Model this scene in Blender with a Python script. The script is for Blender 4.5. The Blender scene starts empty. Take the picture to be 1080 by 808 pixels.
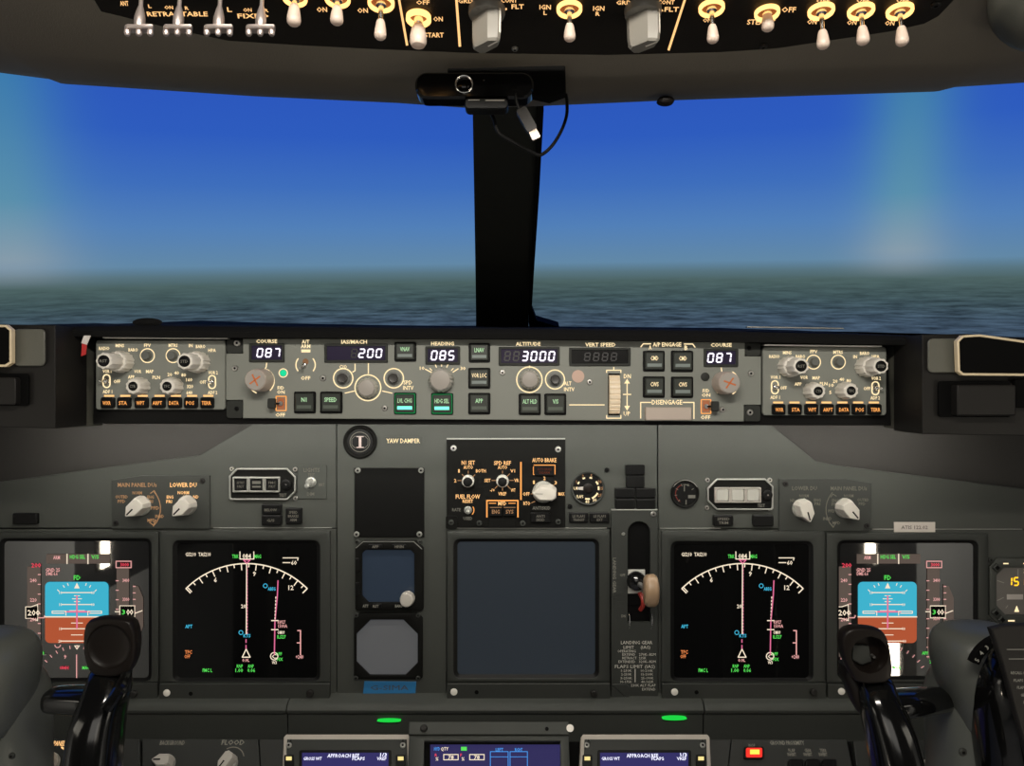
import bpy, bmesh, math, random
from mathutils import Vector, Matrix
random.seed(7)
C = bpy.context.scene.collection
F = 800.0
PITCH = math.atan(119/800)
EYE = 1.25
PI = math.pi

def lin(c):
    return tuple((v/255/12.92 if v/255 <= 0.04045 else ((v/255+0.055)/1.055)**2.4) for v in c)

# ------------------------------------------------------------ materials
_mats = {}
def mat(name, base=(.05,.05,.05), rough=.5, metal=0, emit=None, es=1.0, spec=.5, coat=0, bump=0, bscale=900, var=0, ior=None, trans=0):
    if name in _mats: return _mats[name]
    m = bpy.data.materials.new(name); m.use_nodes = True
    nt = m.node_tree; b = nt.nodes['Principled BSDF']
    b.inputs['Base Color'].default_value = (*base, 1)
    b.inputs['Roughness'].default_value = rough
    b.inputs['Metallic'].default_value = metal
    b.inputs['Specular IOR Level'].default_value = spec
    b.inputs['Coat Weight'].default_value = coat
    b.inputs['Coat Roughness'].default_value = .06
    if ior: b.inputs['IOR'].default_value = ior
    if trans: b.inputs['Transmission Weight'].default_value = trans
    if emit:
        b.inputs['Emission Color'].default_value = (*emit, 1)
        b.inputs['Emission Strength'].default_value = es
    if bump or var:
        tc = nt.nodes.new('ShaderNodeTexCoord'); nz = nt.nodes.new('ShaderNodeTexNoise')
        nz.inputs['Scale'].default_value = bscale; nz.inputs['Detail'].default_value = 3
        nt.links.new(tc.outputs['Object'], nz.inputs['Vector'])
        if bump:
            bp = nt.nodes.new('ShaderNodeBump'); bp.inputs['Strength'].default_value = bump; bp.inputs['Distance'].default_value = .0006
            nt.links.new(nz.outputs['Fac'], bp.inputs['Height']); nt.links.new(bp.outputs['Normal'], b.inputs['Normal'])
        if var:
            n2 = nt.nodes.new('ShaderNodeTexNoise'); n2.inputs['Scale'].default_value = 9; n2.inputs['Detail'].default_value = 4
            nt.links.new(tc.outputs['Object'], n2.inputs['Vector'])
            mx = nt.nodes.new('ShaderNodeMix'); mx.data_type = 'RGBA'
            mx.inputs[6].default_value = (*[v*(1-var) for v in base], 1); mx.inputs[7].default_value = (*[min(1, v*(1+var)) for v in base], 1)
            nt.links.new(n2.outputs['Fac'], mx.inputs[0]); nt.links.new(mx.outputs[2], b.inputs['Base Color'])
    _mats[name] = m
    return m

PANEL  = mat('panel_grey_paint', (.044,.047,.042), .5, spec=.22, bump=.25, var=.12)
MCPG   = mat('mode_panel_grey_paint', (.215,.225,.20), .48, bump=.2, var=.06)
DARKP  = mat('dark_panel_paint', (.005,.005,.0045), .6, spec=.07, bump=.2, var=.1)
BEZEL  = mat('bezel_grey_paint', (.030,.032,.029), .5, spec=.2, bump=.25, var=.08)
BLACK  = mat('black_plastic', (.004,.004,.004), .45, spec=.14)
BLACKM = mat('black_matte', (.004,.004,.004), .9, spec=.05)
HOOD   = mat('black_glareshield_cover', (.010,.010,.010), .9, bump=.8, bscale=1400, spec=.08)
SIDEG  = mat('olive_grey_shell', (.10,.10,.082), .45, bump=.3, var=.1)
BROWN  = mat('brown_grey_underside', (.020,.018,.016), .7, bump=.3, var=.1)
HEAD   = mat('headliner_brown', (.085,.074,.058), .5, bump=.3, var=.3)
POST   = mat('window_post_dark_grey', (.014,.015,.013), .8, spec=.15, bump=.3)
GLOSS  = mat('gloss_black_plastic', (.004,.004,.004), .11, spec=.5)
SEMI   = mat('semi_gloss_brown_black', (.007,.005,.004), .42, spec=.2)
KNOB   = mat('off_white_knob', (.78,.74,.67), .42)
KNOBP  = mat('off_white_knob_darkened', (.40,.375,.335), .45)  # off-white knob plastic, colour darkened to offset the strong flood light
KNOBG  = mat('grey_white_knob', (.50,.485,.44), .38)
SKIRT  = mat('grey_knob_skirt', (.24,.235,.21), .4)
TAUPE  = mat('taupe_cap', (.36,.33,.30), .5)
OHKNOB = mat('overhead_grey_knob', (.17,.16,.14), .4)
BAT    = mat('milky_switch_cap', (.48,.40,.34), .35, emit=(1,.55,.33), es=.06)
CHROME = mat('chrome', (.75,.74,.72), .22, 1)
STEEL  = mat('brushed_steel', (.6,.58,.55), .35, 1)
STEELD = mat('dull_steel_rim', (.26,.26,.24), .4, .6)
GLASS  = mat('display_glass', (.003,.003,.003), .05, spec=.3, ior=1.45)
HAZEG  = mat('standby_display_glass', lin((30,38,50)), .2, emit=lin((36,44,54)), es=.6)
GAUGEG = mat('blank_grey_gauge_glass', (.09,.09,.092), .25, emit=lin((62,65,70)), es=.55)
def em(name, c, s=1.0): return mat(name, (0,0,0), .6, emit=lin(c), es=s, spec=.1)
LEG    = em('backlit_legend_warm', (255,196,128), 1.3)
LEGD   = em('backlit_legend_dim', (200,150,105), .75)
LEGC   = em('backlit_legend_cream', (252,226,176), 1.25)
LEGO   = em('backlit_legend_orange', (255,170,90), 1.15)
LEGW   = em('backlit_legend_faint_white', (150,145,130), .55)
LEGF   = em('unlit_legend_faint', (112,107,95), .9)
PRINT  = mat('white_printed_lettering', (.55,.53,.47), .6)
PRINTD = mat('dark_printed_lettering', (.06,.05,.05), .6)
DIG    = em('segment_digit_white', (250,242,255), 1.6)
DIGBG  = mat('segment_window_dark', (.012,.010,.016), .15, emit=lin((34,28,44)), es=1)
DIGOFF = mat('segment_window_off', (.012,.012,.012), .15)
GHOST  = mat('unlit_segment', (.014,.014,.014), .4, emit=lin((34,30,32)), es=.5)
GREENT = em('button_text_pale_green', (190,235,180), .95)
GREENB = em('button_bar_lit_green', (120,255,215), 1.6)
GREENF = em('button_glow_green', (20,130,70), .9)
BAROFF = mat('button_bar_unlit', (.09,.11,.09), .5)
BARGR  = mat('button_bar_grey', (.20,.24,.23), .5)
CYAN   = em('display_cyan', (70,190,225)); WHT = em('display_cream', (250,232,205)); MAG = em('display_magenta', (225,110,150))
GRN    = em('display_green', (90,225,90)); RED = em('display_red', (235,70,90)); ORG = em('display_orange', (240,140,80))
PINK   = em('display_pink', (235,170,165))
SKYB   = em('display_sky_blue', (62,178,205), 1.0); GNDB = em('display_ground_brown', (176,84,52), 1.0)
TAPE   = em('display_tape_grey', (92,80,72), 1.0)

# ------------------------------------------------------------ frames
class Fr:
    """a flat panel plane seen by the eye at the origin; coordinates along the panel are in picture units"""
    def __init__(s, D, tilt=0, px=540, py=404, yaw=0):
        t = math.radians(tilt); a = math.radians(yaw)
        s.O = Vector(((px-540)/F*D, D, (404-py)/F*D))
        n = Vector((0, -math.cos(t), math.sin(t)))
        n.rotate(Matrix.Rotation(a, 3, 'Z')); s.n = n
        u = Vector((1, 0, 0)); u.rotate(Matrix.Rotation(a, 3, 'Z')); s.u = u
        s.v = u.cross(n)
    def P(s, x, y, h=0):
        d = Vector(((x-540)/F, 1, (404-y)/F))
        t = s.O.dot(s.n)/d.dot(s.n)
        return d*t + s.n*(h/1000)
    def s(s, x, y): return s.P(x, y).y/F
    def Q(s, cx, cy, dx, dy, h=0):
        c = s.P(cx, cy, h); k = s.s(cx, cy)
        return c + s.u*(dx*k) + s.v*(dy*k)

MIP = Fr(1.02); MC = Fr(.86); OH = Fr(.5, -82, py=30); LOW = Fr(.955, 42, py=776)

def at(px, py, D): return Vector(((px-540)/F*D, D, (404-py)/F*D))

def rrect(x0, y0, x1, y1, r=1, seg=3):
    pts = []
    for cx, cy, a0 in ((x1-r, y0+r, -90), (x1-r, y1-r, 0), (x0+r, y1-r, 90), (x0+r, y0+r, 180)):
        for i in range(seg+1):
            a = math.radians(a0+90*i/seg); pts.append((cx+r*math.cos(a), cy+r*math.sin(a)))
    return pts
def cham(x0, y0, x1, y1, tl=0, tr=0, br=0, bl=0):
    return [(x0+tl,y0),(x1-tr,y0),(x1,y0+tr),(x1,y1-br),(x1-br,y1),(x0+bl,y1),(x0,y1-bl),(x0,y0+tl)]
def inset(pts, d):
    n = len(pts); A = sum(pts[i][0]*pts[(i+1)%n][1]-pts[(i+1)%n][0]*pts[i][1] for i in range(n))
    sg = 1 if A > 0 else -1; out = []
    for i in range(n):
        p0, p1, p2 = Vector(pts[i-1]), Vector(pts[i]), Vector(pts[(i+1)%n])
        e1 = p1-p0; e2 = p2-p1
        if e1.length < 1e-6 or e2.length < 1e-6:
            e = (e1 if e1.length > e2.length else e2).normalized() if max(e1.length, e2.length) > 1e-6 else Vector((1,0))
            nn = Vector((-e.y, e.x))*sg; out.append(tuple(p1+nn*d)); continue
        e1.normalize(); e2.normalize()
        n1 = Vector((-e1.y, e1.x))*sg; n2 = Vector((-e2.y, e2.x))*sg
        b = n1+n2
        if b.length < 1e-6: out.append(tuple(p1)); continue
        b.normalize(); k = d/max(.35, b.dot(n1))
        out.append(tuple(p1+b*k))
    return out

_txt = {}
def glyphs(s, bold):
    k = (s, bold)
    if k in _txt: return _txt[k]
    cu = bpy.data.curves.new('t', 'FONT'); cu.body = s; cu.size = 1; cu.resolution_u = 1
    cu.offset = .018 if bold else 0
    o = bpy.data.objects.new('t', cu); me = o.to_mesh()
    vs = [(v.co.x, v.co.y) for v in me.vertices]; fs = [tuple(p.vertices) for p in me.polygons]
    o.to_mesh_clear(); bpy.data.objects.remove(o); bpy.data.curves.remove(cu)
    _txt[k] = (vs, fs); return _txt[k]

class MB:
    def __init__(s, fr=None, m=None):
        s.fr = fr; s.v = []; s.f = []; s.mi = []; s.ms = []; s.cur = 0; s.flat = True
        if m: s.mat(m)
    def mat(s, m):
        if m not in s.ms: s.ms.append(m)
        s.cur = s.ms.index(m); return s
    def add(s, vs, fs):
        b = len(s.v); s.v += [Vector(v) for v in vs]
        for f in fs: s.f.append(tuple(b+i for i in f)); s.mi.append(s.cur)
        return s
    def rings(s, rs, cap0=True, cap1=True, closed=False):
        n = len(rs[0]); vs = [p for r in rs for p in r]; fs = []
        m = len(rs)
        for i in range(m if closed else m-1):
            for j in range(n):
                a = i*n+j; b = i*n+(j+1)%n; c = ((i+1)%m)*n+(j+1)%n; d = ((i+1)%m)*n+j
                fs.append((a, b, c, d))
        if not closed:
            if cap0: fs.append(tuple(range(n))[::-1])
            if cap1: fs.append(tuple(range((m-1)*n, m*n)))
        return s.add(vs, fs)
    def prism(s, pts, h0, h1, c=.25):
        """outline in picture units, thickness in mm, c = bevel in picture units"""
        P = s.fr.P
        if c and h1-h0 > c:
            hh = h1-c*.9
            return s.rings([[P(x,y,h0) for x,y in pts],[P(x,y,hh) for x,y in pts],[P(x,y,h1) for x,y in inset(pts,c)]])
        return s.rings([[P(x,y,h0) for x,y in pts],[P(x,y,h1) for x,y in pts]])
    def box(s, x0, y0, x1, y1, h0, h1, c=.25, r=0):
        return s.prism(rrect(x0,y0,x1,y1,r) if r else [(x0,y0),(x1,y0),(x1,y1),(x0,y1)], h0, h1, c)
    def frame(s, outer, inner, h0, h1, c=.4):
        P = s.fr.P; n = len(outer)
        return s.rings([[P(x,y,h0) for x,y in outer],[P(x,y,h1-c*.8) for x,y in outer],[P(x,y,h1) for x,y in inset(outer,c)],
                        [P(x,y,h1) for x,y in inset(inner,-c)],[P(x,y,h1-c*.8) for x,y in inner],[P(x,y,h0) for x,y in inner]], closed=True)
    def flatpoly(s, pts, h): return s.add([s.fr.P(x,y,h) for x,y in pts], [tuple(range(len(pts)))])
    def rect(s, x0, y0, x1, y1, h): return s.flatpoly([(x0,y0),(x1,y0),(x1,y1),(x0,y1)], h)
    def line(s, pts, w, h, closed=False):
        n = len(pts)
        for i in range(n if closed else n-1):
            a = Vector(pts[i]); b = Vector(pts[(i+1)%n]); d = b-a
            if d.length < 1e-6: continue
            d.normalize(); q = Vector((-d.y, d.x))*w/2; e = d*w*.3
            s.flatpoly([tuple(a-e+q), tuple(b+e+q), tuple(b+e-q), tuple(a-e-q)], h)
        return s
    def arc(s, cx, cy, r, w, h, a0=0, a1=360, seg=None):
        seg = seg or max(6, int(abs(a1-a0)/12)); vs = []; fs = []
        for i in range(seg+1):
            a = math.radians(a0+(a1-a0)*i/seg); c_, s_ = math.cos(a), math.sin(a)
            vs += [s.fr.Q(cx,cy,(r-w/2)*c_,(r-w/2)*s_,h), s.fr.Q(cx,cy,(r+w/2)*c_,(r+w/2)*s_,h)]
            if i: fs.append((2*i-2, 2*i-1, 2*i+1, 2*i))
        return s.add(vs, fs)
    def disc(s, cx, cy, r, h, seg=20):
        return s.add([s.fr.Q(cx,cy,r*math.cos(2*PI*i/seg),r*math.sin(2*PI*i/seg),h) for i in range(seg)], [tuple(range(seg))])
    def lathe(s, cx, cy, prof, seg=24, flute=0, nf=12, tx=0, ty=0, sx=1, sy=1, cap0=True):
        """prof: (radius in picture units, height in mm); tx, ty lean the axis (picture units at full height)"""
        H = max(h for r,h in prof) or 1; rs = []
        for r, h in prof:
            ring = []
            for i in range(seg):
                a = 2*PI*i/seg; k = r*(1-flute*(.5+.5*math.cos(nf*a)) if r > 1.5 else 1)
                ring.append(s.fr.Q(cx,cy,k*sx*math.cos(a)+tx*h/H, k*sy*math.sin(a)+ty*h/H, h))
            rs.append(ring)
        return s.rings(rs, cap0=cap0)
    def text(s, t, cx, cy, ch, h=.3, w=None, rot=0, bold=True, shear=0):
        vs, fs = glyphs(t, bold)
        if not vs: return s
        x0 = min(v[0] for v in vs); x1 = max(v[0] for v in vs); y0 = min(v[1] for v in vs); y1 = max(v[1] for v in vs)
        sy = ch/(.73 if y1-y0 > .3 else .73); sx = w/(x1-x0) if w else sy
        cr, sr = math.cos(math.radians(rot)), math.sin(math.radians(rot)); mx = (x0+x1)/2; my = .365 if y1-y0 > .5 else (y0+y1)/2
        out = []
        for x, y in vs:
            X = (x-mx)*sx + shear*(y-my)*sy; Y = -(y-my)*sy
            out.append(s.fr.Q(cx,cy,X*cr-Y*sr,X*sr+Y*cr,h))
        return s.add(out, fs)
    def tube(s, pts, r, seg=10, smooth=True, rr=None):
        P = [Vector(p) for p in pts]
        if smooth and len(P) > 2:
            out = []; R = []
            for i in range(len(P)-1):
                p0 = P[max(i-1,0)]; p1 = P[i]; p2 = P[i+1]; p3 = P[min(i+2,len(P)-1)]
                for k in range(6):
                    t = k/6
                    out.append(.5*((2*p1)+(-p0+p2)*t+(2*p0-5*p1+4*p2-p3)*t*t+(-p0+3*p1-3*p2+p3)*t**3))
            out.append(P[-1]); P = out
        rs = []; prev = None
        for i, p in enumerate(P):
            d = (P[min(i+1,len(P)-1)]-P[max(i-1,0)]).normalized()
            if prev is None:
                a = d.cross(Vector((0,0,1)));
                if a.length < .1: a = d.cross(Vector((0,1,0)))
            else: a = prev - d*prev.dot(d)
            a.normalize(); prev = a; b = d.cross(a)
            rs.append([p+(a*math.cos(2*PI*j/seg)+b*math.sin(2*PI*j/seg))*r for j in range(seg)])
        return s.rings(rs)
    def build(s, name, parent=None, smooth=True, ang=35, subsurf=0):
        org = Vector((0,0,0)); q = parent
        while q is not None: org += q.location; q = q.parent
        me = bpy.data.meshes.new(name)
        if parent is None: 
            org = sum(s.v, Vector())/len(s.v)
        me.from_pydata([v-org for v in s.v], [], s.f)
        for m in s.ms: me.materials.append(m)
        for p, i in zip(me.polygons, s.mi): p.material_index = i
        bm = bmesh.new(); bm.from_mesh(me)
        bmesh.ops.recalc_face_normals(bm, faces=bm.faces[:])
        bm.to_mesh(me); bm.free()
        if smooth:
            for p in me.polygons: p.use_smooth = True
            me.set_sharp_from_angle(angle=math.radians(ang))
        o = bpy.data.objects.new(name, me); C.objects.link(o)
        if parent is None: o.location = org
        else: o.parent = parent
        if subsurf:
            md = o.modifiers.new('s', 'SUBSURF'); md.levels = subsurf; md.render_levels = subsurf
        return o

def thing(name, loc, label, cat, group=None):
    o = bpy.data.objects.new(name, None); C.objects.link(o); o.location = loc; o.empty_display_size = .02
    o['label'] = label; o['category'] = cat
    if group: o['group'] = group
    return o
def tag(o, label, cat, group=None):
    o['label'] = label; o['category'] = cat
    if group: o['group'] = group
    return o
def structure(o): o['kind'] = 'structure'; return o

# ------------------------------------------------------------ small hardware
def screw(fr, T, x, y, r=3.2, h=0, m=None, hole=True):
    b = MB(fr, m or STEEL); b.lathe(x, y, [(r,h),(r,h+1.0),(r*.8,h+1.8),(r*.45,h+1.9)], 14)
    if hole:
        b.mat(BLACKM); b.disc(x, y, r*.42, h+1.95, 6)
    return b.build('screw', T)
def push_button(fr, T, x0, y0, x1, y1, h=0, H=5, txt=None, tm=None, bar=None, th=4.5, ty=.36, face=None, glow=False, tw=None, name='push_button'):
    b = MB(fr, BLACK); b.prism(rrect(x0,y0,x1,y1,1.6), h, h+1.5, .3)
    if glow: b.mat(GREENF); b.prism(rrect(x0+1,y0+1,x1-1,y1-1,1.2), h+1.5, h+1.7, 0)
    o = b.build(name, T)
    c = MB(fr, face or DARKBTN); c.prism(rrect(x0+2,y0+1.8,x1-2,y1-2.2,1.2), h+1.5, h+H, 1.0)
    w = x1-x0; hh = y1-y0; z = h+H+.15
    if bar:
        c.mat(bar); c.rect(x0+w*.17, y0+hh*.62, x1-w*.17, y0+hh*.77, z)
    if txt:
        c.mat(tm or LEGC); c.text(txt, (x0+x1)/2, y0+hh*ty, th, z, w=tw)
    c.build('button_cap', o)
    return o
DARKBTN = mat('dark_green_grey_button', (.035,.040,.034), .35)
def seg7(b, t, x, y, h, w, sp, z, shear=.13):
    """slanted seven segment digits; x,y = top left of the first one"""
    S = {'0':'abcdef','1':'bc','2':'abged','3':'abgcd','5':'afgcd','7':'abc','8':'abcdefg','-':'g','6':'afgedc','4':'fgbc','9':'abcdfg'}
    k = h*.09
    seg = {'a':[(k,0),(w-k,0)],'b':[(w,k),(w,h/2-k)],'c':[(w,h/2+k),(w,h-k)],'d':[(k,h),(w-k,h)],'e':[(0,h/2+k),(0,h-k)],'f':[(0,k),(0,h/2-k)],'g':[(k,h/2),(w-k,h/2)]}
    for i, ch in enumerate(t):
        for s_ in S.get(ch, ''):
            (ax,ay),(bx,by) = seg[s_]
            f = lambda X,Y: (x+i*sp+X+shear*(h-Y), y+Y)
            b.line([f(ax,ay), f(bx,by)], h*.17, z)
def window(fr, T, x0, y0, x1, y1, txt=None, dx=0, dw=6.2, sp=9, dh=9, ghost=0, gx=0, on=True, h=0):
    o = MB(fr, BEZEL).frame(rrect(x0,y0,x1,y1,1), rrect(x0+2.6,y0+2.4,x1-2.6,y1-2.6,.6), h, h+2.2, .5).build('window_frame', T)
    b = MB(fr, DIGBG if on else DIGOFF); b.prism([(x0+2,y0+2),(x1-2,y0+2),(x1-2,y1-2),(x0+2,y1-2)], h, h+.6, 0)
    b.build('display_window', T)
    d = MB(fr, GHOST)
    if ghost: seg7(d, '8'*ghost, gx, (y0+y1)/2-dh/2, dh, dw*.85, sp, h+.9)
    if txt: d.mat(DIG); seg7(d, txt, dx, (y0+y1)/2-dh/2, dh, dw*.85, sp, h+.95)
    if d.v: d.build('digits', T)
def toggle(fr, T, x, y, r=4, L=14, tx=0, ty=0, h=0, cap=CHROME, name='toggle_switch', base=CHROME):
    b = MB(fr, base); b.lathe(x, y, [(r,h),(r,h+1.5),(r*.8,h+2),(r*.62,h+3.5),(r*.55,h+3.6)], 12)
    o = b.build(name, T)
    MB(fr, cap).lathe(x, y, [(r*.26,h+3),(r*.28,h+L*.5),(r*.46,h+L*.8),(r*.5,h+L*.93),(r*.3,h+L)], 12, tx=tx, ty=ty).build('lever', o)
    return o
def round_knob(fr, T, x, y, r, H, m=KNOB, skirt=None, cap=None, flute=.06, nf=12, r2=None, name='rotary_knob', h=0):
    b = MB(fr, m); r2 = r2 or r*.9
    if skirt: b.mat(skirt[1]); b.lathe(x, y, [(skirt[0],h),(skirt[0],h+2.5),(skirt[0]*.92,h+3.5)], 28); b.mat(m)
    b.lathe(x, y, [(r,h),(r,h+H*.55),(r2,h+H-1.2),(r2*.93,h+H-.3),(r2*.8,h+H)], 36, flute=flute, nf=nf)
    o = b.build(name, T)
    if cap:
        c = MB(fr, cap); c.lathe(x, y, [(r2*.7,h+H-.2),(r2*.7,h+H+.5),(r2*.6,h+H+.8)], 20); c.build('knob_cap', o)
    return o
def pointer_knob(fr, T, x, y, ang, r=10.5, H=24, L=14, w=8.5, m=KNOBP, skirt=SKIRT, line=BLACK, name='selector_knob', back=1.0):
    """round skirt with a tall handle, blunt behind and pointed in front, turned to ang (deg, screen sense)"""
    b = MB(fr, skirt); b.lathe(x, y, [(r,0),(r,4),(r*.9,6.5),(r*.8,7)], 30)
    o = b.build(name, T)
    w *= 1.12; a = math.radians(ang); c_, s_ = math.cos(a), math.sin(a)
    base = [(L*1.05,-.8),(L*.42,-w*.78),(-L*.55*back,-w*.78),(-L*.80*back,-w*.45),(-L*.80*back,w*.45),(-L*.55*back,w*.78),(L*.42,w*.78),(L*1.05,.8)]
    def ring(k, kk, h): return [fr.Q(x, y, (px*k)*c_-(py*kk)*s_, (px*k)*s_+(py*kk)*c_, h) for px,py in base]
    g = MB(fr, m); g.rings([ring(.95,1,4), ring(.95,.95,H*.55), ring(.90,.82,H-1.6), ring(.82,.70,H)])
    g.build('knob_handle', o, ang=25)
    l = MB(fr, line)
    def q(X, Y, h): return fr.Q(x, y, X*c_-Y*s_, X*s_+Y*c_, h)
    l.add([q(L*.1,-.8,H+.15), q(L*.78,-.8,H+.15), q(L*.78,.8,H+.15), q(L*.1,.8,H+.15)], [(0,1,2,3)])
    l.build('pointer_line', o)
    return o

# ============================================================ SETTING
# mode panel / glareshield ------------------------------------------------
gs = thing('glareshield', at(540,352,.9), 'long black textured glareshield hood running across below the windows, holding the control panels', 'glareshield')
b = MB(None, HOOD)
xs = [(20,343,341,355),(60,344,342,355),(150,343,338,355.2),(250,344,341,356),(400,345.5,343.2,356.6),(540,346.5,344,357.5),(700,348,345,359.5),(800,349.5,345.8,361),(900,352,348.5,363),(985,355,352,364.5)]
rs = []
for x, t, far, bt in xs:
    X = (x-540)/F*.84
    z = lambda py, D: (404-py)/F*D
    zt, zb = z(t,.84), z(bt,.84)
    rs.append([Vector((X,.84,zb)), Vector((X,.837,(zt+zb)/2)), Vector((X,.842,zt-.001)), Vector((X,.85,zt+.001)), Vector((X*1.25,1.25,z(far,1.25))), Vector((X*1.25,1.25,z(far,1.25)-.03)), Vector((X,.88,zb+.002)), Vector((X,.866,zb))])
b.rings(rs); b.build('hood', gs, ang=50)
b = MB(Fr(.865), BLACK); b.prism([(100,352),(936,360),(940,449),(98,447)], -90, 0, .6); b.build('panel_housing', gs)
b = MB(Fr(.845), STEEL); b.prism([(108,355.6),(240,356.4),(240,357.6),(108,356.8)], -8, 0, .1); b.build('trim_strip', gs)
b = MB(Fr(.845), STEEL); b.prism([(806,363.2),(930,364.6),(930,366),(806,364.6)], -8, 0, .1); b.build('trim_strip', gs)
# angled end cheeks
b = MB(None, SIDEG)
def slab(b, a, c, d, e, th=.01):
    q = [a,c,d,e]; n = (c-a).cross(e-a).normalized()*th
    b.rings([[p for p in q],[p-n if n.y > 0 else p+n for p in q]]) if False else b.rings([q,[p+Vector((0,th,0)) for p in q]])
slab(b, at(57,354,.81), at(101,356,.885), at(103,449,.885), at(57,452,.81)); b.build('left_cheek', gs)
b = MB(None, SIDEG); slab(b, at(934,364,.885), at(974,363,.81), at(974,456,.81), at(936,451,.885)); b.build('right_cheek', gs)
FS = Fr(.805)
def side_block(pts, name='end_block'):
    return MB(FS, BLACKS).prism(pts, -60, 0, .8).build(name, gs)
BLACKS = mat('satin_black_shell', (.014,.013,.012), .5, spec=.2, bump=.2)
side_block([(-170,340),(58,343),(58,452),(-170,446)])
side_block([(973,353),(1020,352),(1250,372),(1250,462),(973,458)])
b = MB(Fr(.80), SIDEG); b.prism(rrect(14,347,47,386,5), -2, 0, .8); b.build('left_vent_pad', gs)
b = MB(Fr(.80), SIDEG); b.prism(rrect(979,357,1012,393,5), -2, 0, .8); b.build('right_vent_pad', gs)
b = MB(Fr(.80), BLACKM); b.prism(rrect(-60,394,30,428,3), -2, 0.5, .8); b.mat(BLACKS); b.prism(rrect(-60,398,22,427,3), 0, 9, 1.2); b.build('left_air_box', gs)
b = MB(Fr(.80), BLACKM); b.prism(rrect(990,402,1066,440,3), -2, 0.5, .8); b.mat(BLACKS); b.prism(rrect(1003,406,1064,438,2), 0, 12, 1.5); b.mat(BLACKM); b.prism(rrect(1069,400,1180,430,2), -2, 3, 1); b.build('right_air_box', gs)
CREAM = mat('cream_edge_trim', (.62,.52,.36), .5, emit=lin((200,170,120)), es=.12)
for pts in ([(-60,343),(10,343),(16,348),(16,383),(10,387),(-60,387)], [(1012,354),(1030,353),(1250,384),(1250,398),(1012,396),(1007,392),(1006,360)]):
    b = MB(Fr(.795), CREAM); b.frame(pts, inset(pts,2.4), 0, 6, .5); b.mat(BLACKM); b.prism(inset(pts,2), 0, 4.5, .4)
    b.build('cream_edged_plate', gs)
b = MB(Fr(.833), STEEL)   # highlight put in as a steel strip on hood top, right of centre
b.prism([(788,344.2),(890,345.8),(890,347),(788,345.4)], -6, 0, .1); b.build('hood_highlight', gs)
b = MB(Fr(.85), HOOD); b.lathe(155,340,[(16,-1),(9,1.5),(4,2.4)],16, sy=.3); b.build('hood_bump', gs)
# red and white paper tag
b = MB(Fr(.835), mat('tag_white', (.75,.70,.66), .5)); b.prism([(89,354),(96,354),(92,364),(86,362)], 0, 1.2, .2); b.mat(mat('tag_red', (.55,.03,.03), .5)); b.prism([(87,362),(92,363.5),(91,374),(86,376)], 0, 1.2, .2)
tag(b.build('tag'), 'small red and white folded tag tucked beside the leftmost control panel', 'tag')

# ------------------------------------------------------------ EFIS panels
BTNG = mat('mid_grey_button', (.13,.135,.125), .4)
def efis(x0, y0, x1, y1, label, K, ringb, togs, txts, btn, by, sq, tm):
    T = thing('display_control_panel', MC.P((x0+x1)/2,(y0+y1)/2), label, 'control panel', 'display control panels at the ends of the glareshield')
    b = MB(MC, MCPG); b.prism(rrect(x0,y0,x1,y1,3), -4, 2, .7); b.build('face_plate', T)
    for (x, y, r, H, dual, t) in K:
        if dual:
            o = round_knob(MC, T, x, y, r, 18, KNOB, flute=.10, nf=14, r2=r*.95, name='outer_knob', h=2)
            o2 = round_knob(MC, o, x, y, r*.76, H, KNOB, flute=.12, nf=9, r2=r*.76, name='inner_knob', h=2)
        else:
            o = o2 = round_knob(MC, T, x, y, r, H, KNOB, flute=.12, nf=10, r2=r*.88, name='selector_knob', h=2)
        rr = r*.5
        MB(MC, BLACK).lathe(x, y, [(rr,2+H),(rr,H+2.6),(rr*.9,H+2.9)], 16).mat(LEGW).text(t, x, y, 3.0, H+3.1, w=rr*1.3).build('knob_insert', o if not dual else o)
    for x, y in ringb:
        b = MB(MC, LEGC); b.arc(x, y, 7.3, 1.1, 2.3, seg=24); b.build('ring_marking', T)
        MB(MC, BTNG).lathe(x, y, [(4.6,2),(4.6,8),(4,9)], 20).build('round_button', T)
    for x, y, dx in togs:
        b = MB(MC, LEGC); pts = rrect(x-4.2,y-7.4,x+4.2,y+7.4,4); b.frame(pts, inset(pts,1.2), 2, 2.6, .2); b.build('switch_guard', T)
        toggle(MC, T, x, y, 3.2, 11, tx=dx, h=2)
    t = MB(MC, tm)
    for s, x, y, w in txts: t.text(s, x, y, 3.6, 2.3, w=w)
    t.build('lettering', T)
    for i, (x, s) in enumerate(zip(btn, ['WXR','STA','WPT','ARPT','DATA','POS','TERR'])):
        b = MB(MC, BLACK); b.prism(rrect(x-6.8,by-5,x+6.8,by+6.5,2), 2, 7, 1.2)
        o = b.build('push_button', T)
        c = MB(MC, LEGO); c.text(s, x, by+.8, 4, 7.2, w=10 if len(s) > 3 else 8.5); c.build('lettering', o)
        MB(MC, LEG).rect(x-5, by-7.4, x+5.6, by-5.6, 2.4).build('light_bar', T)
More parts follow.
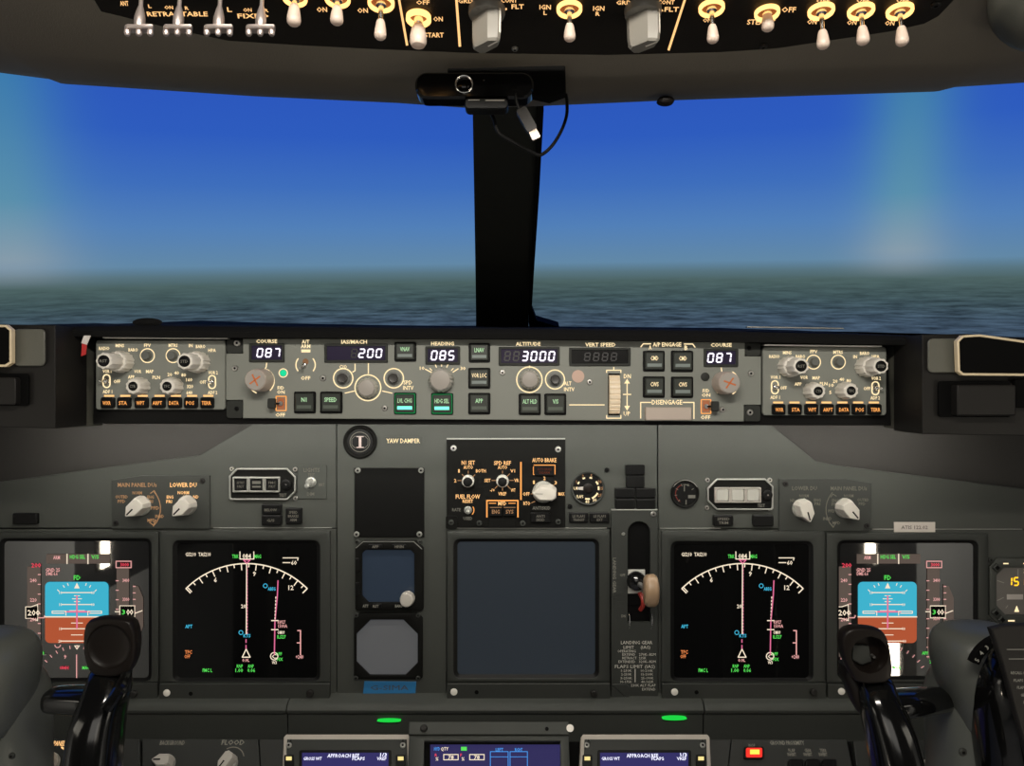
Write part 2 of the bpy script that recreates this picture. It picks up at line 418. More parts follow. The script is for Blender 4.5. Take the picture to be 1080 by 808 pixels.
efis(102,359,238,432,'left grey display control panel with six white knobs, at the left end of the glareshield',
     [(131.5,381.8,11.5,42,True,'RST'),(211.5,382.2,11.5,40,True,'STD'),(150.5,407.3,9.5,20,False,'CTR'),(185.5,407.3,9.5,20,False,'TFC')],
     [(156.5,375.2),(183.5,375.2)], [(113.5,402,-2),(224.5,403,-2)],
     [('MINS',127.5,364.5,9),('RADIO',111,367.5,11),('BARO',141.5,369,10),('FPV',156.5,364.3,7),('MTRS',183.5,364.3,9.5),('BARO',212.5,365.5,10),('IN',202,364.5,4),('HPA',224.5,369.5,8),
      ('VOR 1',114,391.5,9),('OFF',124.5,402.3,7),('ADF 1',114.5,413,10),('VOR 2',225.5,393,10),('OFF',215,403,7),('ADF 2',225,414,10),
      ('APP',139.5,397.5,7),('VOR',146.3,391.7,7.5),('MAP',159,391.7,8),('PLN',165.8,398,8),('20',180,395,5),('40',187.2,393.3,5),('80',194.6,395.5,5),('160',200.4,400.5,6.5),('320',201.3,407.5,6.5),('640',200.6,414,6.5)],
     [116,133,151.3,169,186.3,203.3,220.3], 424, True, LEGC)
efis(804,366,934,438,'right grey display control panel with six white knobs, at the right end of the glareshield',
     [(830,387,11.2,40,True,'RST'),(911,387,11,38,True,'STD'),(854.7,412.3,9.3,20,False,'CTR'),(888.5,412,9.3,20,False,'TFC')],
     [(857.2,382),(883.2,382)], [(816.6,408.5,1),(922.3,409.5,2)],
     [('RADIO',816,376,11),('MINS',829.5,372,9),('BARO',843.5,376,10),('FPV',857.5,370.8,7.5),('MTRS',883,371.5,10),('IN',901,376.3,4),('BARO',911,372.6,10),('HPA',922.5,376,8),
      ('VOR 1',817,397.8,10),('OFF',825.5,409,7),('ADF 1',816.7,419,10),('VOR 2',923,399,10),('OFF',913.3,409.7,7),('ADF 2',922,419.5,10),
      ('APP',841,405,7.5),('VOR',847.3,398,8),('MAP',860,398.5,8),('PLN',867.8,404.6,8),('5',875,413.8,2.5),('10',876,406.3,5),('20',880,402,5),('40',887,400,5),('80',894.2,401.5,5)],
     [819.7,836.8,854,870.5,887.2,903.8,920.3], 431, True, LEGC)

# ------------------------------------------------------------ mode control panel
T = thing('mode_control_panel', MC.P(521,400), 'wide grey autopilot mode panel with lit number windows in the middle of the glareshield', 'control panel')
b = MB(MC, MCPG)
b.prism([(257,357.5),(785,358),(785,376),(802,376),(802,427),(784,427),(784,444.5),(257,441),(257,422),(239,422),(239,373),(257,373)], -4, 2.5, .6); b.build('face_plate', T)
for q in ((239,358,256.5,372.5),(239,422.5,256.5,441),(785.5,358,802,375.5),(784.5,427.5,802,444.5)): MB(MC, BEZEL).prism(rrect(*q,3), -4, .8, .4).build('mounting_ear', T)
screw(MC,T,250.5,362,3.6,.8); screw(MC,T,250,431,2.2,.8,BLACK); screw(MC,T,790,367,2.4,.8,BLACK); screw(MC,T,790.5,435,3.4,.8)
for x, y in ((249,388.5),(341.5,399),(406.3,430.5),(530,393),(621.7,403),(791,394),(761.5,432)): screw(MC,T,x,y,3.1,2.5)
H2 = 2.5
window(MC,T,264,362.5,301,382,'087',272,6.2,9,8.5,h=H2)
window(MC,T,343,363,409.5,382.5,'200',379,6.2,9,8.5,1,371,h=H2)
window(MC,T,449,365.5,485.5,384.5,'085',455,6.2,9,9,h=H2)
window(MC,T,526,366,590,385.5,'3000',550.5,6.2,9.3,9.3,2,532,h=H2)
window(MC,T,600,367,664.5,386,None,0,6.2,9.3,8,4,616,on=False,h=H2)
window(MC,T,741.5,368,777.5,387,'087',745.5,6.2,9.2,9,h=H2)
t = MB(MC, LEGC); z = 2.75
for s, x, y, w, h in (('COURSE',282,360,22,4),('A/T',323,360.5,8,4),('ARM',323,365.2,10,4),('IAS/MACH',374,360.6,27,4),('HEADING',467,362.5,24,4),('ALTITUDE',557,362.8,26,4),('VERT SPEED',633,363.6,32,4),
      ('F/D',297,409,7,3.6),('ON',297,413.4,8,3.6),('OFF',296.5,437.4,10,4),('OFF',323,398.7,10,4),('C/O',362.5,386.8,8,3.8),('SPD',430.5,403.3,9,4.4),('INTV',431,409,11,4.4),
      ('10',445.5,388.3,5,3.5),('30',488.5,388.5,5.5,3.5),('ALT',598.5,404.3,8,4.2),('INTV',600.2,410.5,11,4.2),('DN',661.2,396.7,7.5,4.6),('UP',660.8,436,7,4.6),
      ('A/P ENGAGE',703,363.4,30,4.4),('A',685.3,366.4,3,4.6),('B',723,366.8,3.4,4.8),('DISENGAGE',703,424,32,5),('COURSE',760,363.9,22,4),('F/D',744,412,7,3.6),('ON',744,416.6,9,3.6),('OFF',743.5,440,10,4)):
    t.text(s, x, y, h, z, w=w)
L = lambda p, w=1.1: t.line(p, w, z)
t.rect(318.5,368.8,328,371.8,z)
L([(282,383),(281.6,387),(279.5,391)]); t.arc(276.5,402,13.5,1.2,z,-68,48); t.arc(276.5,402,13.5,1.2,z,112,150)
t.arc(323,385,10.2,1.3,z,-42,40); t.arc(323,385,10.2,1.3,z,140,222)
t.arc(299.5,393.5,4.4,1,z)
for x, y, r in ((362.5,399,10.2),(388.5,409,13.6),(415.7,399,10.2),(585.2,400.3,10),(558.3,400.5,13.4)): t.arc(x,y,r,1.3,z,seg=28)
L([(375,384),(375,391),(372.5,392.5)]); L([(389,383.5),(389,394)]); L([(364.5,414.6),(374,412.5)]); L([(404,412.5),(414,414.7)])
L([(449,389.5),(456.5,393.5)]); L([(483.5,389),(478,392.5)])
for a in (-135,-112,-90,-68,-45): 
    c_, s_ = math.cos(math.radians(a)), math.sin(math.radians(a)); L([(466+14.5*c_,401+14.5*s_),(466+17.5*c_,401+17.5*s_)],.9)
L([(558.5,386),(558.5,388)]); L([(600.5,427),(637,427)]); L([(647,387.5),(647,390.5)])
L([(639.5,393),(639.5,390.6),(654.5,390.6),(654.5,393)]); L([(639.5,438),(639.5,441),(654.5,441),(654.5,438)])
L([(661,401),(661,415)]); L([(661,417.5),(661,430)]); L([(657,416),(665,416)])
t.flatpoly([(661,399.5),(658,404.5),(664,404.5)],z); t.flatpoly([(661,433),(658,428),(664,428)],z)
L([(675.5,366),(678,362.8),(686,362.8)]); L([(721,363),(730,363),(732.5,366.5)])
L([(675.3,441),(675.3,424.4),(686,424.4)]); L([(720,424.4),(731.3,424.4),(731.3,441.5)])
L([(760,388),(761,395)]); t.arc(765,404,13.5,1.2,z,130,215); t.arc(765,404,13.5,1.2,z,-60,-20); t.arc(765,404,13.5,1.2,z,40,60)
t.build('lettering', T)
t = MB(MC, LEGO)
for x0,y0,x1,y1 in ((291.5,417.5,303,433.5),(738.5,421,749.5,436.5)):
    pts = rrect(x0,y0,x1,y1,1); t.frame(pts, inset(pts,1), H2, H2+.6, .1)
t.build('switch_outline', T)
for x0,y0,x1,y1,s,w,bar,glow,tm in ((311,413,334,436,'N1',5.5,BAROFF,0,GREENT),(338.5,413,362,436,'SPEED',13,BAROFF,0,GREENT),(416.5,361,439.5,381.5,'VNAV',10,BARGR,0,GREENT),
      (416,414,439.5,437,'LVL CHG',15,GREENB,1,GREENT),(455,414.5,478.3,437.3,'HDG SEL',15,GREENB,1,GREENT),(494.5,362,517,382.5,'LNAV',10,BARGR,0,GREENT),(494,388,517.3,410,'VOR LOC',15.5,BARGR,0,LEGC),
      (494,414.3,517.3,437,'APP',8,BAROFF,0,GREENT),(547,415,570.3,437.7,'ALT HLD',15,BAROFF,0,GREENT),(574,415,597,437.7,'V/S',6,BAROFF,0,GREENT),
      (677.5,370,700.5,392,'CMD',8,BARGR,0,LEGC),(707,370,730.3,392.5,'CMD',8,BARGR,0,LEGC),(677.5,397,700.5,419.5,'CWS',8.5,BARGR,0,LEGC),(707,397.3,730.3,419.8,'CWS',8.5,BARGR,0,LEGC)):
    push_button(MC,T,x0,y0,x1,y1,H2,5,s,tm,bar,4.6,.36,glow=glow,tw=w)
# course knobs with orange crosses
ORX = mat('orange_cross_paint', (.62,.16,.04), .5)
for x, y, lean in ((278,401,20),(762,404,-25)):
    o = round_knob(MC,T,x,y,12.2,26,mat('pinkish_knob',(.55,.46,.40),.45),flute=.02,nf=24,r2=11,name='course_knob',h=H2)
    c = MB(MC, TAUPE); c.lathe(x,y,[(10.2,28.2),(10,28.9)],24); c.mat(ORX)
    for a in (45+lean, -45+lean*.4):
        dx, dy = 6.5*math.cos(math.radians(a)), 6.5*math.sin(math.radians(a)); q = Vector((-dy,dx)).normalized()*.8
        c.add([MC.Q(x,y,-dx+q.x,-dy+q.y,29.1),MC.Q(x,y,dx+q.x,dy+q.y,29.1),MC.Q(x,y,dx-q.x,dy-q.y,29.1),MC.Q(x,y,-dx-q.x,-dy-q.y,29.1)],[(0,1,2,3)])
    c.build('knob_face', o)
for x, y, r, H in ((388.7,409.2,10.8,10),(466,401,13.2,15),(558.5,400.5,10.5,10)):
    o = round_knob(MC,T,x,y,r,H,KNOBG,flute=.10,nf=16,r2=r*.86,h=H2,name='rotary_knob')
    MB(MC,TAUPE).lathe(x,y,[(r*.78,H+2.4),(r*.76,H+3.4),(r*.7,H+3.7)],24).build('knob_cap', o)
for x, y in ((362.5,399),(415.7,399),(585.2,400.3)):
    b = MB(MC, BTNG); b.lathe(x,y,[(7.4,H2),(7.2,H2+1.2),(5.6,H2+1.4)],24); o = b.build('round_button', T)
    MB(MC, mat('dark_grey_button',(.045,.043,.040),.4)).lathe(x,y,[(5,H2+1),(5,H2+6),(4.2,H2+6.6),(2.2,H2+6.2)],20).build('button_cap', o)
GLED = em('green_indicator', (30,215,150), 1.1)
b = MB(MC, GLED); b.lathe(299.5,393.5,[(3.4,H2),(3.2,H2+1.2),(1.8,H2+1.8)],14); b.build('indicator_light', T)
b = MB(MC, BEZEL); b.lathe(743,397.5,[(4.6,H2),(4.6,H2+.8),(4,H2+1)],18); b.build('indicator_light', T)
b = MB(MC, mat('pink_disc_sticker',(.60,.42,.34),.6)); b.lathe(609.5,397,[(6.6,H2),(6.6,H2+.5)],22); b.build('round_sticker', T)
b = MB(MC, mat('amber_recess',(.25,.12,.05),.5)); b.disc(323,381.5,3.2,H2+.3); b.build('switch_recess', T)
toggle(MC,T,322,385.5,3,12,tx=-1.5,ty=3,h=H2,cap=STEEL)
for x,y,s in ((297.2,425.5,-1),(744,428.5,1)):
    b = MB(MC, mat('amber_lit_recess',(.3,.12,.05),.5,emit=lin((150,70,40)),es=.45)); b.rect(x-3.6,y-6,x+3.6,y+6,H2+.2); b.build('switch_recess', T)
    b = MB(MC, STEEL); b.lathe(x,y,[(2.6,H2),(2.4,H2+3)],10); o = b.build('toggle_switch', T)
    c = MB(MC, BLACK); c.lathe(x,y,[(1,H2+2),(1.2,H2+8)],8,tx=s*3); c.mat(BEZEL); c.prism(rrect(min(x+s*3,x+s*11),y-5.5,max(x+s*3,x+s*11),y+5,1.5),H2+7,H2+12,.8); c.build('lever_paddle', o)
b = MB(MC, BLACKM); b.rect(641,394,653.5,438,H2+.2); b.build('wheel_slot', T)
WHEEL = mat('ivory_thumb_wheel',(.70,.62,.50),.45,emit=lin((255,210,150)),es=.15)
b = MB(MC, WHEEL)
rs = []; n = 40
for i in range(n+1):
    a = -75+150*i/n; yy = 416+21*math.sin(math.radians(a)); hh = H2+11*math.cos(math.radians(a)) - (1.3 if i % 4 == 0 else 0)
    rs.append([MC.P(641.8,yy,hh), MC.P(652.8,yy,hh), MC.P(652.8,yy,H2-3), MC.P(641.8,yy,H2-3)])
b.rings(rs); b.build('thumb_wheel', T, smooth=False)
b = MB(MC, mat('disengage_bar_beige',(.52,.44,.38),.45)); b.prism(rrect(679.5,429.5,727.5,443,1), H2, H2+7, .9); b.build('disengage_bar', T)

# ============================================================ MAIN INSTRUMENT PANEL
ip = thing('instrument_panel', MIP.P(540,600), 'dark grey main instrument panel spanning below the glareshield', 'instrument panel')
def plate(pts, m=PANEL, h0=-6, h1=0, name='panel_plate', c=.5, T=ip): return MB(MIP, m).prism(pts, h0, h1, c).build(name, T)
plate([(-220,440),(1300,440),(1300,760),(-220,760)], BROWN, -30, -14, 'back_plate', 0)
plate([(-220,545),(0,508.5),(180,484),(210,480.5),(266,448),(266,436),(354.5,436),(354.5,556.8),(-220,556.8)])
plate([(355.5,436),(693,436),(693,556.8),(471,556.8),(470.4,738),(355.5,738)])
plate([(694.3,436),(812,436),(814,449),(861,487),(893,492.5),(1080,516),(1300,540),(1300,558.5),(694.3,557.3)])
plate([(-220,558.3),(354.5,558.3),(354.5,740),(-220,740)])
plate([(471.5,558.3),(643,558.3),(643,740),(471.5,740)])
plate([(694.3,558.6),(1300,559.6),(1300,742),(694.3,740)])
for x0, x1, y in ((225,350,556.9),(473,640,557.2),(696,760,557.3),(920,1078,558.2)):
    MB(MIP, STEELD).prism([(x0,y-.5),(x1,y-.5),(x1,y+.4),(x0,y+.4)], -2, .6, .1).build('seam_highlight', ip)  # highlight along the plate seams, put in as thin steel strips
# ledge below
b = MB(None, PANEL)
def ledge(x0, x1, nm='lower_ledge'):
    b = MB(None, PANEL); rs = []
    prof = [(1.035,-.41),(1.012,-.4205),(1.004,-.4225),(.998,-.426),(.9955,-.430),(.9965,-.434),(1.002,-.437),(1.004,-.53),(1.06,-.53)]
    for x in (x0, x1): rs.append([Vector(((x-540)/F*1.0, y, z)) for y, z in prof])
    b.rings(rs); return b.build(nm, ip, ang=40)
ledge(-220,302.3); ledge(303.6,741.5); ledge(742.8,1300)
b = MB(Fr(1.0), BLACKM); b.prism([(304,763),(741,763),(741,763.9),(304,763.9)],-6,-2.4,0); b.build('seam', ip)
for (x,y,w,hh) in ((410.5,759.5,25,2.6),(711,757,26,3.6)):
    b = MB(Fr(1.0), em('green_lamp',(30,215,70),1.0)); pts = [(x+w/2*math.cos(a*PI/8), y+hh/2*math.sin(a*PI/8)) for a in range(16)]
    b.prism(pts, -6, 3.5, .2)
    tag(b.build('indicator_lamp'), 'thin glowing green lamp on the lower ledge, '+('above the left keypad unit' if x < 500 else 'above the right keypad unit'), 'indicator light', 'green lamps on the lower ledge')

# ---- display units
def nd_image(ox, s, T, P=0):
    W = .95
    b = MB(MIP, WHT); z = 2.6
    X = lambda x: x+ox
    tx = lambda t, x, y, h, w=None, m=WHT: b.mat(m).text(t, X(x), y, h, z, w=w)
    ln = lambda p, w=W, m=WHT: b.mat(m).line([(X(x),y) for x,y in p], w, z)
    tx('GS210',202,584.2,4,11); tx('TAS210',216.5,584.2,4,13)
    tx('TRK',249,586.3,4,7,GRN); tx('084',261,586,5,9); tx('MAG',272.5,586.3,4,7,GRN)
    ln([(253.8,581.5),(253.8,589.2),(268.4,589.2),(268.4,581.5)],1)
    ln([(257.5,590.2),(264.5,590.2),(261,593.8)],1.1,MAG); ln([(257.5,590.2),(261,593.8)],1.1,MAG)
    b.mat(WHT); b.arc(X(260.8),684.5,90.5,1.3,z,-134.8,-45.2,seg=50)
    k = 0
    for i in range(-8,10):
        a = math.radians(-90+5*i-3.5); L_ = 6.5 if i % 2 == 0 else 3.5
        c_, s_ = math.cos(a), math.sin(a)
        ln([(260.8+90.5*c_,684.5+90.5*s_),(260.8+(90.5-L_)*c_,684.5+(90.5-L_)*s_)],1.1)
    for a in (-134.8,-45.2):
        c_, s_ = math.cos(math.radians(a)), math.sin(math.radians(a)); ln([(260.8+90.5*c_,684.5+90.5*s_),(260.8+84*c_,684.5+84*s_)],1.3)
    tx('6',228,611,5); tx('9',269,604.6,5); tx('12',307.5,619.2,5)
    ln([(260.8,595),(260.5,668)],1.1)
    for i in range(22): ln([(261.5,597+i*3.3),(261.5,598.4+i*3.3)],.9,MAG)
    ln([(260.2,674),(260.2,677)],1.1,MAG); ln([(260.2,680),(260.2,683.5)],1.1,MAG)
    ln([(260.3,684),(256.2,692.5),(264.5,692.5),(260.3,684)],1.1); tx('0.0L',260,695.6,3.2,7.5,PINK)
    tx('20',257.5,638.8,4,5)
    b.mat(CYAN); b.arc(X(280.5),617.4,2.1,.7,z,seg=14); tx('ABEG',287.2,620.5,3.6,8,CYAN); b.mat(CYAN); b.arc(X(254.8),666.6,2.1,.7,z,seg=14); tx('KTS',261.2,669.8,3.6,7.5,CYAN)
    ln([(293.8,612),(293.2,627),(290.6,655),(290,690)],1.2,MAG)
    for i in range(7): ln([(291.6-i*.15,629+i*3.6),(291.5-i*.15,630.6+i*3.6)],1,WHT)
    ln([(287,654),(294,654)],1.1); ln([(287,663.5),(294,663.5)],1.1)
    tx('RW27',297.6,655.4,3.6,8,PINK); tx('1500A',298.8,659.6,3.6,9.5,PINK); tx('OM09',297,666.4,3.6,7.5,WHT); tx('ILS27',297.5,671,3.6,9,GRN)
    b.mat(WHT); b.arc(X(289.8),691.5,3.9,1,z,seg=16); tx('C',289.8,691.5,5,5); tx('W3',290,698,3.4,5); tx('OFF',294.5,689,3.4,7,GRN); tx('FIX',296,694.6,3.4,6,GRN)
    ln([(314.5,664.5),(317.5,664.5),(317.5,690)],1.2,PINK); ln([(314,677.4),(317.5,677.4)],1.1,PINK); tx('+240',316.5,692,4,8,PINK)
    tx('APT',200,660,3.8,7.5,CYAN); tx('TFC',199.6,687,3.8,7.5,ORG); tx('OFF',198.4,691.6,3.8,6,ORG)
    tx('FMC L',219.5,706.2,3.8,10,GRN); tx('RNP',253.7,701.8,3.6,6.5,GRN); tx('ANP',265.2,701.8,3.6,6.5,GRN); tx('1.00',253,706.2,3.8,8,GRN); tx('0.06',265.7,706.2,3.8,8,GRN)
    ln([(299,588),(315,588),(314.5,590.5)],1); ln([(299,593),(306.5,593)],1); tx('60',310.5,593,4.4,6)
    b.build('map_picture', T, smooth=False)
def pfd_image(ox, T, aw=0):
    b = MB(MIP, WHT); z = 2.6
    X = lambda x: x+ox
    tx = lambda t, x, y, h, w=None, m=WHT, zz=z+.25: b.mat(m).text(t, X(x), y, h, zz, w=w)
    ln = lambda p, w=1, m=WHT, zz=z+.2: b.mat(m).line([(X(x),y) for x,y in p], w, zz)
    b.mat(TAPE); b.rect(X(30),597,X(44),692,z); b.rect(X(124),599,X(137),694,z); b.rect(X(50),584,X(117),594,z)
    b.flatpoly([(X(x),y) for x,y in ((141,616),(147,618),(152,630),(152,660),(147,674),(141,676))],z)
    tx('ARM',61,587.5,4,7,PINK); ln([(72,584),(72,594)],1.2); ln([(94,584),(94,594)],1.2)
    tx('HDG SEL',83,586.7,4.2,16,GRN); tx('V/S',101.5,586.7,4.2,8,GRN)
    tx('200',39.5,595.6,4.6,10,RED); tx('GND 25',57,600.5,3.8,15,PINK); tx('DME 6.6',56,604.5,3.6,12,PINK)
    tx('FD',82.5,608.6,5,7,GRN)
    # attitude
    x0, x1, y0, y1, hz = 48.8+aw, 115.6-aw, 613.2, 677.6, 650
    rr = rrect(x0,y0,x1,y1,5,5)
    up = [p for p in rr if p[1] < hz]; up_s = [(x0,hz)]+sorted([p for p in up if p[0] < (x0+x1)/2], key=lambda p:-p[1])+sorted([p for p in up if p[0] >= (x0+x1)/2], key=lambda p:p[1])+[(x1,hz)]
    dn = [p for p in rr if p[1] > hz]; dn_s = [(x1,hz)]+sorted([p for p in dn if p[0] >= (x0+x1)/2], key=lambda p:p[1])+sorted([p for p in dn if p[0] < (x0+x1)/2], key=lambda p:-p[1])+[(x0,hz)]
    b.mat(SKYB); b.flatpoly([(X(x),y) for x,y in up_s], z); b.mat(GNDB); b.flatpoly([(X(x),y) for x,y in dn_s], z)
    ln([(x0,hz),(x1,hz)],1.3)
    for y, w in ((624.5,16),(637,16),(662.5,16),(675.5,17),(631,5),(643.5,8),(656.5,6),(669,6),(627.8,3),(634,3)):
        ln([(82.4-w,y),(82.4+w,y)],.8 if w < 10 else 1.0)
        if w > 10: tx('10' if w == 16 else '20',82.4-w-1,y,3,3); tx('10',82.4+w+1,y,3,3)
    ln([(82.4,628),(82.4,662)],1.6,MAG,z+.3); ln([(70,644.6),(96,644.6)],1.7,MAG,z+.3)
    for s_ in (-1,1):
        ln([(82.4+s_*26,644),(82.4+s_*11.5,644),(82.4+s_*11.5,648.3)],.9,WHT,z+.35); ln([(82.4+s_*26,644),(82.4+s_*26,646.2),(82.4+s_*13.5,646.2)],.9,WHT,z+.35)
    b.mat(WHT); b.flatpoly([(X(82.4),614),(X(79.6),620),(X(85.2),620)],z+.3)
    for a in (-135,-120,-110,-70,-60,-45):
        c_, s_ = math.cos(math.radians(a)), math.sin(math.radians(a)); ln([(82.4+29*c_,642+29*s_),(82.4+26.5*c_,642+26.5*s_)],.8)
    # tapes
    for i in range(9):
        y = 605.5+i*10.3; ln([(41.5,y),(44,y)],.9,PINK)
        if i % 1 == 0 and i % 2 == 0: tx(str(240-10*i),36.6,y+6,3.8,7,PINK)
    for i in range(9):
        y = 612+i*10; ln([(123.5,y),(126,y)],.9,PINK)
        if i % 2 == 0: tx('3%d00'%(4-i//2),134,y-.5,3.6,7,PINK)
    b.mat(BLACKM); b.rect(X(28.5),639.5,X(41),651.5,z+.2); ln([(34,639.5),(28.5,639.5),(28.5,651.5),(34,651.5)],.9); tx('200',37,645.5,6,13)
    ln([(34,639.5),(41,637),(41,654),(34,651.5)],.9)
    ln([(123.5,591.5),(139.3,591.5),(139.3,598.3),(123.5,598.3),(123.5,591.5)],.9,PINK); tx('3000',132.5,595,4,9,RED)
    b.mat(BLACKM); b.rect(X(127.5),638.5,X(143),651,z+.2); ln([(127.5,638.5),(143,638.5),(143,651),(127.5,651),(127.5,638.5)],1.1); tx('3',131.5,644.8,5,3.5,GRN); tx('00',138,644.8,6,7,WHT)
    ln([(122.5,644.6),(127.5,644.6)],1); ln([(143,646.5),(151,643.5)],1)
    for i in range(9): ln([(141.5,618+i*6.8),(143.8,618+i*6.8)],.9,PINK)
    ln([(42,651),(47.5,651),(48.5,648.6)],1,PINK)
    # heading rose
    for i in range(13):
        a = math.radians(-150+10*i); c_, s_ = math.cos(a), math.sin(a); ln([(82.4+44*c_,724+44*s_),(82.4+41*c_,724+41*s_)],.8,PINK)
    ln([(82,690),(82,714)],1,PINK); tx('9',70,692,4,None,PINK); tx('084H',69,703.5,3.6,9,RED); tx('MAG',92,703.5,3.4,8,GRN)
    b.mat(PINK); b.arc(X(62),679.4,3,.8,z,0,180,8)
    ln([(82.4,684),(80,680.5),(84.8,680.5),(82.4,684)],.8)
    ln([(36,690),(50,690)],.8,LEGW); b.mat(GRN); b.arc(X(44.5),688.5,2.6,.9,z,seg=12)
    tx('APP',122,688,3.6,7,GRN); tx('2500',132,697,3.6,11,GRN)
    b.build('flight_picture', T, smooth=False)

def display_unit(x0, y0, x1, y1, label, cat, hole=None, strip=None, pic=None, ox=0, glass=GLASS, screws=(), white=(), holes=()):
    T = thing('display_unit', MIP.P((x0+x1)/2,(y0+y1)/2), label, cat, 'square display units of the main panel')
    g = rrect(hole[0]-4.5,hole[1]-4,hole[2]+4.5,hole[3]+3.5,7,5); gi = rrect(hole[0],hole[1],hole[2],hole[3],4,5)
    o = rrect(x0,y0,x1,strip,1,5)
    b = MB(MIP, BEZEL); b.frame(o, g, .2, 5, .5); b.build('bezel', T)
    P = MIP.P
    b = MB(MIP, BLACK); b.rings([[P(x,y,4.2) for x,y in g],[P(x,y,1.2) for x,y in gi],[P(x,y,.4) for x,y in gi],[P(x,y,.4) for x,y in g]], closed=True); b.build('screen_surround', T)
    b = MB(MIP, glass); b.prism(rrect(hole[0]-1,hole[1]-1,hole[2]+1,hole[3]+1,4,4), .4, 1.5, 0); b.build('screen', T)
    b = MB(MIP, BEZEL); b.prism([(x0,strip+.6),(x1,strip+.6),(x1,y1),(x0,y1)], .2, 8.5, .6); b.build('lower_strip', T)
    for x, y in white: MB(MIP, mat('ivory_sensor',(.75,.72,.66),.5)).lathe(x,y,[(3.6,8.4),(3.6,9.4),(3,9.7)],16).build('light_sensor', T)
    for x, y in screws: MB(MIP, BLACKS).lathe(x,y,[(3.8,8.4),(3.6,12),(2.8,13)],14).build('latch_knob', T)
    for x, y in holes: MB(MIP, BLACKM).lathe(x,y,[(2.2,8.3),(2.2,8.7)],10).build('screw_hole', T)
    if pic: pic(ox, T)
    return T
GLASSR = mat('reflective_display_glass', (.008,.008,.008), .025, spec=.8, ior=1.75)
display_unit(-14,560.5,168.5,738.5,'left outer square display showing a blue and brown attitude picture, partly behind the left yoke','display',(6,571,157,714),718,lambda ox,T: pfd_image(0,T),0,GLASSR,[(145,729)],[(-6,729)])
display_unit(171,559.5,349,738,'left square navigation map display with a white compass arc, left of the blank gauge column','display',(188,573,334,714),718,lambda ox,T: nd_image(0,0,T),0,GLASS,[(329,728)],[(179,728)],[(204,729)])
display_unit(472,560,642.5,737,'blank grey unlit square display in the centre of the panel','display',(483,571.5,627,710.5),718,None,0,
             mat('blank_display_hazed_glass', (.012,.014,.017), .10, spec=.7, ior=1.7, emit=lin((42,48,54)), es=.6),[(625.5,728)],[(479.3,727)],[(503,727.5)])  # mirrored haze put in as an even faint glow of the glass
display_unit(697,559.8,868.5,738.5,'right square navigation map display with a white compass arc, right of the landing gear lever','display',(711,574,852,714),718,lambda ox,T: nd_image(521.7,0,T),0,GLASS,[(855,727)],[(710,727)],[(733,727.5)])
display_unit(870.5,562,1040,740,'right outer square display showing a blue and brown attitude picture, partly behind the right yoke','display',(886,573,1025,712),718.5,lambda ox,T: pfd_image(852.7,T,2.5),0,GLASSR,[(1026,729)],[(884.5,726.5)])

# ---- upper left modules
def screws(T, pts, r=2.8, h=0, m=None, fr=MIP):
    for x, y in pts: screw(fr, T, x, y, r, h, m)
T = thing('display_selector_panel', MIP.P(170,530), 'grey selector panel with two white knobs and orange lettering, left of the annunciator trio', 'control panel', 'display selector panels')
MB(MIP, BEZEL).prism([(119,506),(150,501.5),(222,501.5),(222,557.5),(119,557.5)], 0, 3, .6).build('face_plate', T)
screws(T, [(214.5,507),(123.5,551)], 3, 3, BLACKS)
pointer_knob(MIP,T,150,533,135,10.5,24,13,9.6); pointer_knob(MIP,T,198.5,532.5,135,10.5,24,13,9.6)
t = MB(MIP, LEGD); z = 3.3
for s,x,y,h,w in (('MAIN PANEL DUs',146,511,4.4,41),('NORM',146,519.4,3.4,10),('OUTBD',129.5,523.6,3.4,13),('PFD',129.5,528.3,3.4,8),('ENG',160,523.8,3.4,7),('PRI',159.5,528.3,3.4,6),('PFD',164.8,535.3,3.6,8.5),('INBD',169.5,544,3.4,9),('MFD',161,548.3,3.4,8.5)):
    t.text(s,x,y,h,z,w=w)
t.mat(LEG)
for s,x,y,h,w in (('LOWER DU',194.5,511,4.8,28),('NORM',194.5,519.2,3.4,12),('ENG',180.5,523.8,3.4,7),('PRI',179.5,528.5,3.4,6),('ND',207.7,523.6,3.4,5.5)): t.text(s,x,y,h,z,w=w)
t.mat(LEGD); t.arc(144,536,26.5,.9,z,-42,45); t.line([(160,520),(163.8,517.2),(166,521)],.9,z); t.line([(159,550.5),(163,553.5),(165.5,548)],.9,z)
t.line([(155,535),(158.5,535)],.8,z); t.line([(194.7,522),(194.7,524.5)],.9,z); t.line([(202,526.5),(204.5,524.8)],.9,z)
t.build('lettering', T)
T = thing('display_selector_panel', MIP.P(868,530), 'grey selector panel with two white knobs and faint lettering, beside the right annunciator trio', 'control panel', 'display selector panels')
MB(MIP, BEZEL).prism([(821,505),(890,505),(918,509.5),(917,560),(821,560)], 0, 3, .6).build('face_plate', T)
screws(T, [(827.5,510),(913,554)], 3, 3, BLACKS)
pointer_knob(MIP,T,845,536,75,10.5,22,13,9.4,line=BLACK); pointer_knob(MIP,T,890,535.5,50,10.5,24,13,9.4)
t = MB(MIP, LEGF)
for s,x,y,h,w in (('LOWER DU',847.5,514.5,4.4,26),('MAIN PANEL DUs',894,514.7,4.4,38),('NORM',847,522.5,3.2,10),('ND',835,527.4,3.2,5),('ENG',861,527,3.2,7),('PRI',861,531,3.2,6),('NORM',894,522.5,3.2,10),('ENG',880,527.5,3.2,7),('PRI',879,531.5,3.2,6),('PFD',876,538.5,3.2,7),('INBD',871.5,546.5,3.2,9),('MFD',881,551,3.2,8),('OUTBD',909,526.8,3.2,12),('PFD',908,531,3.2,7)):
    t.text(s,x,y,h,z,w=w)
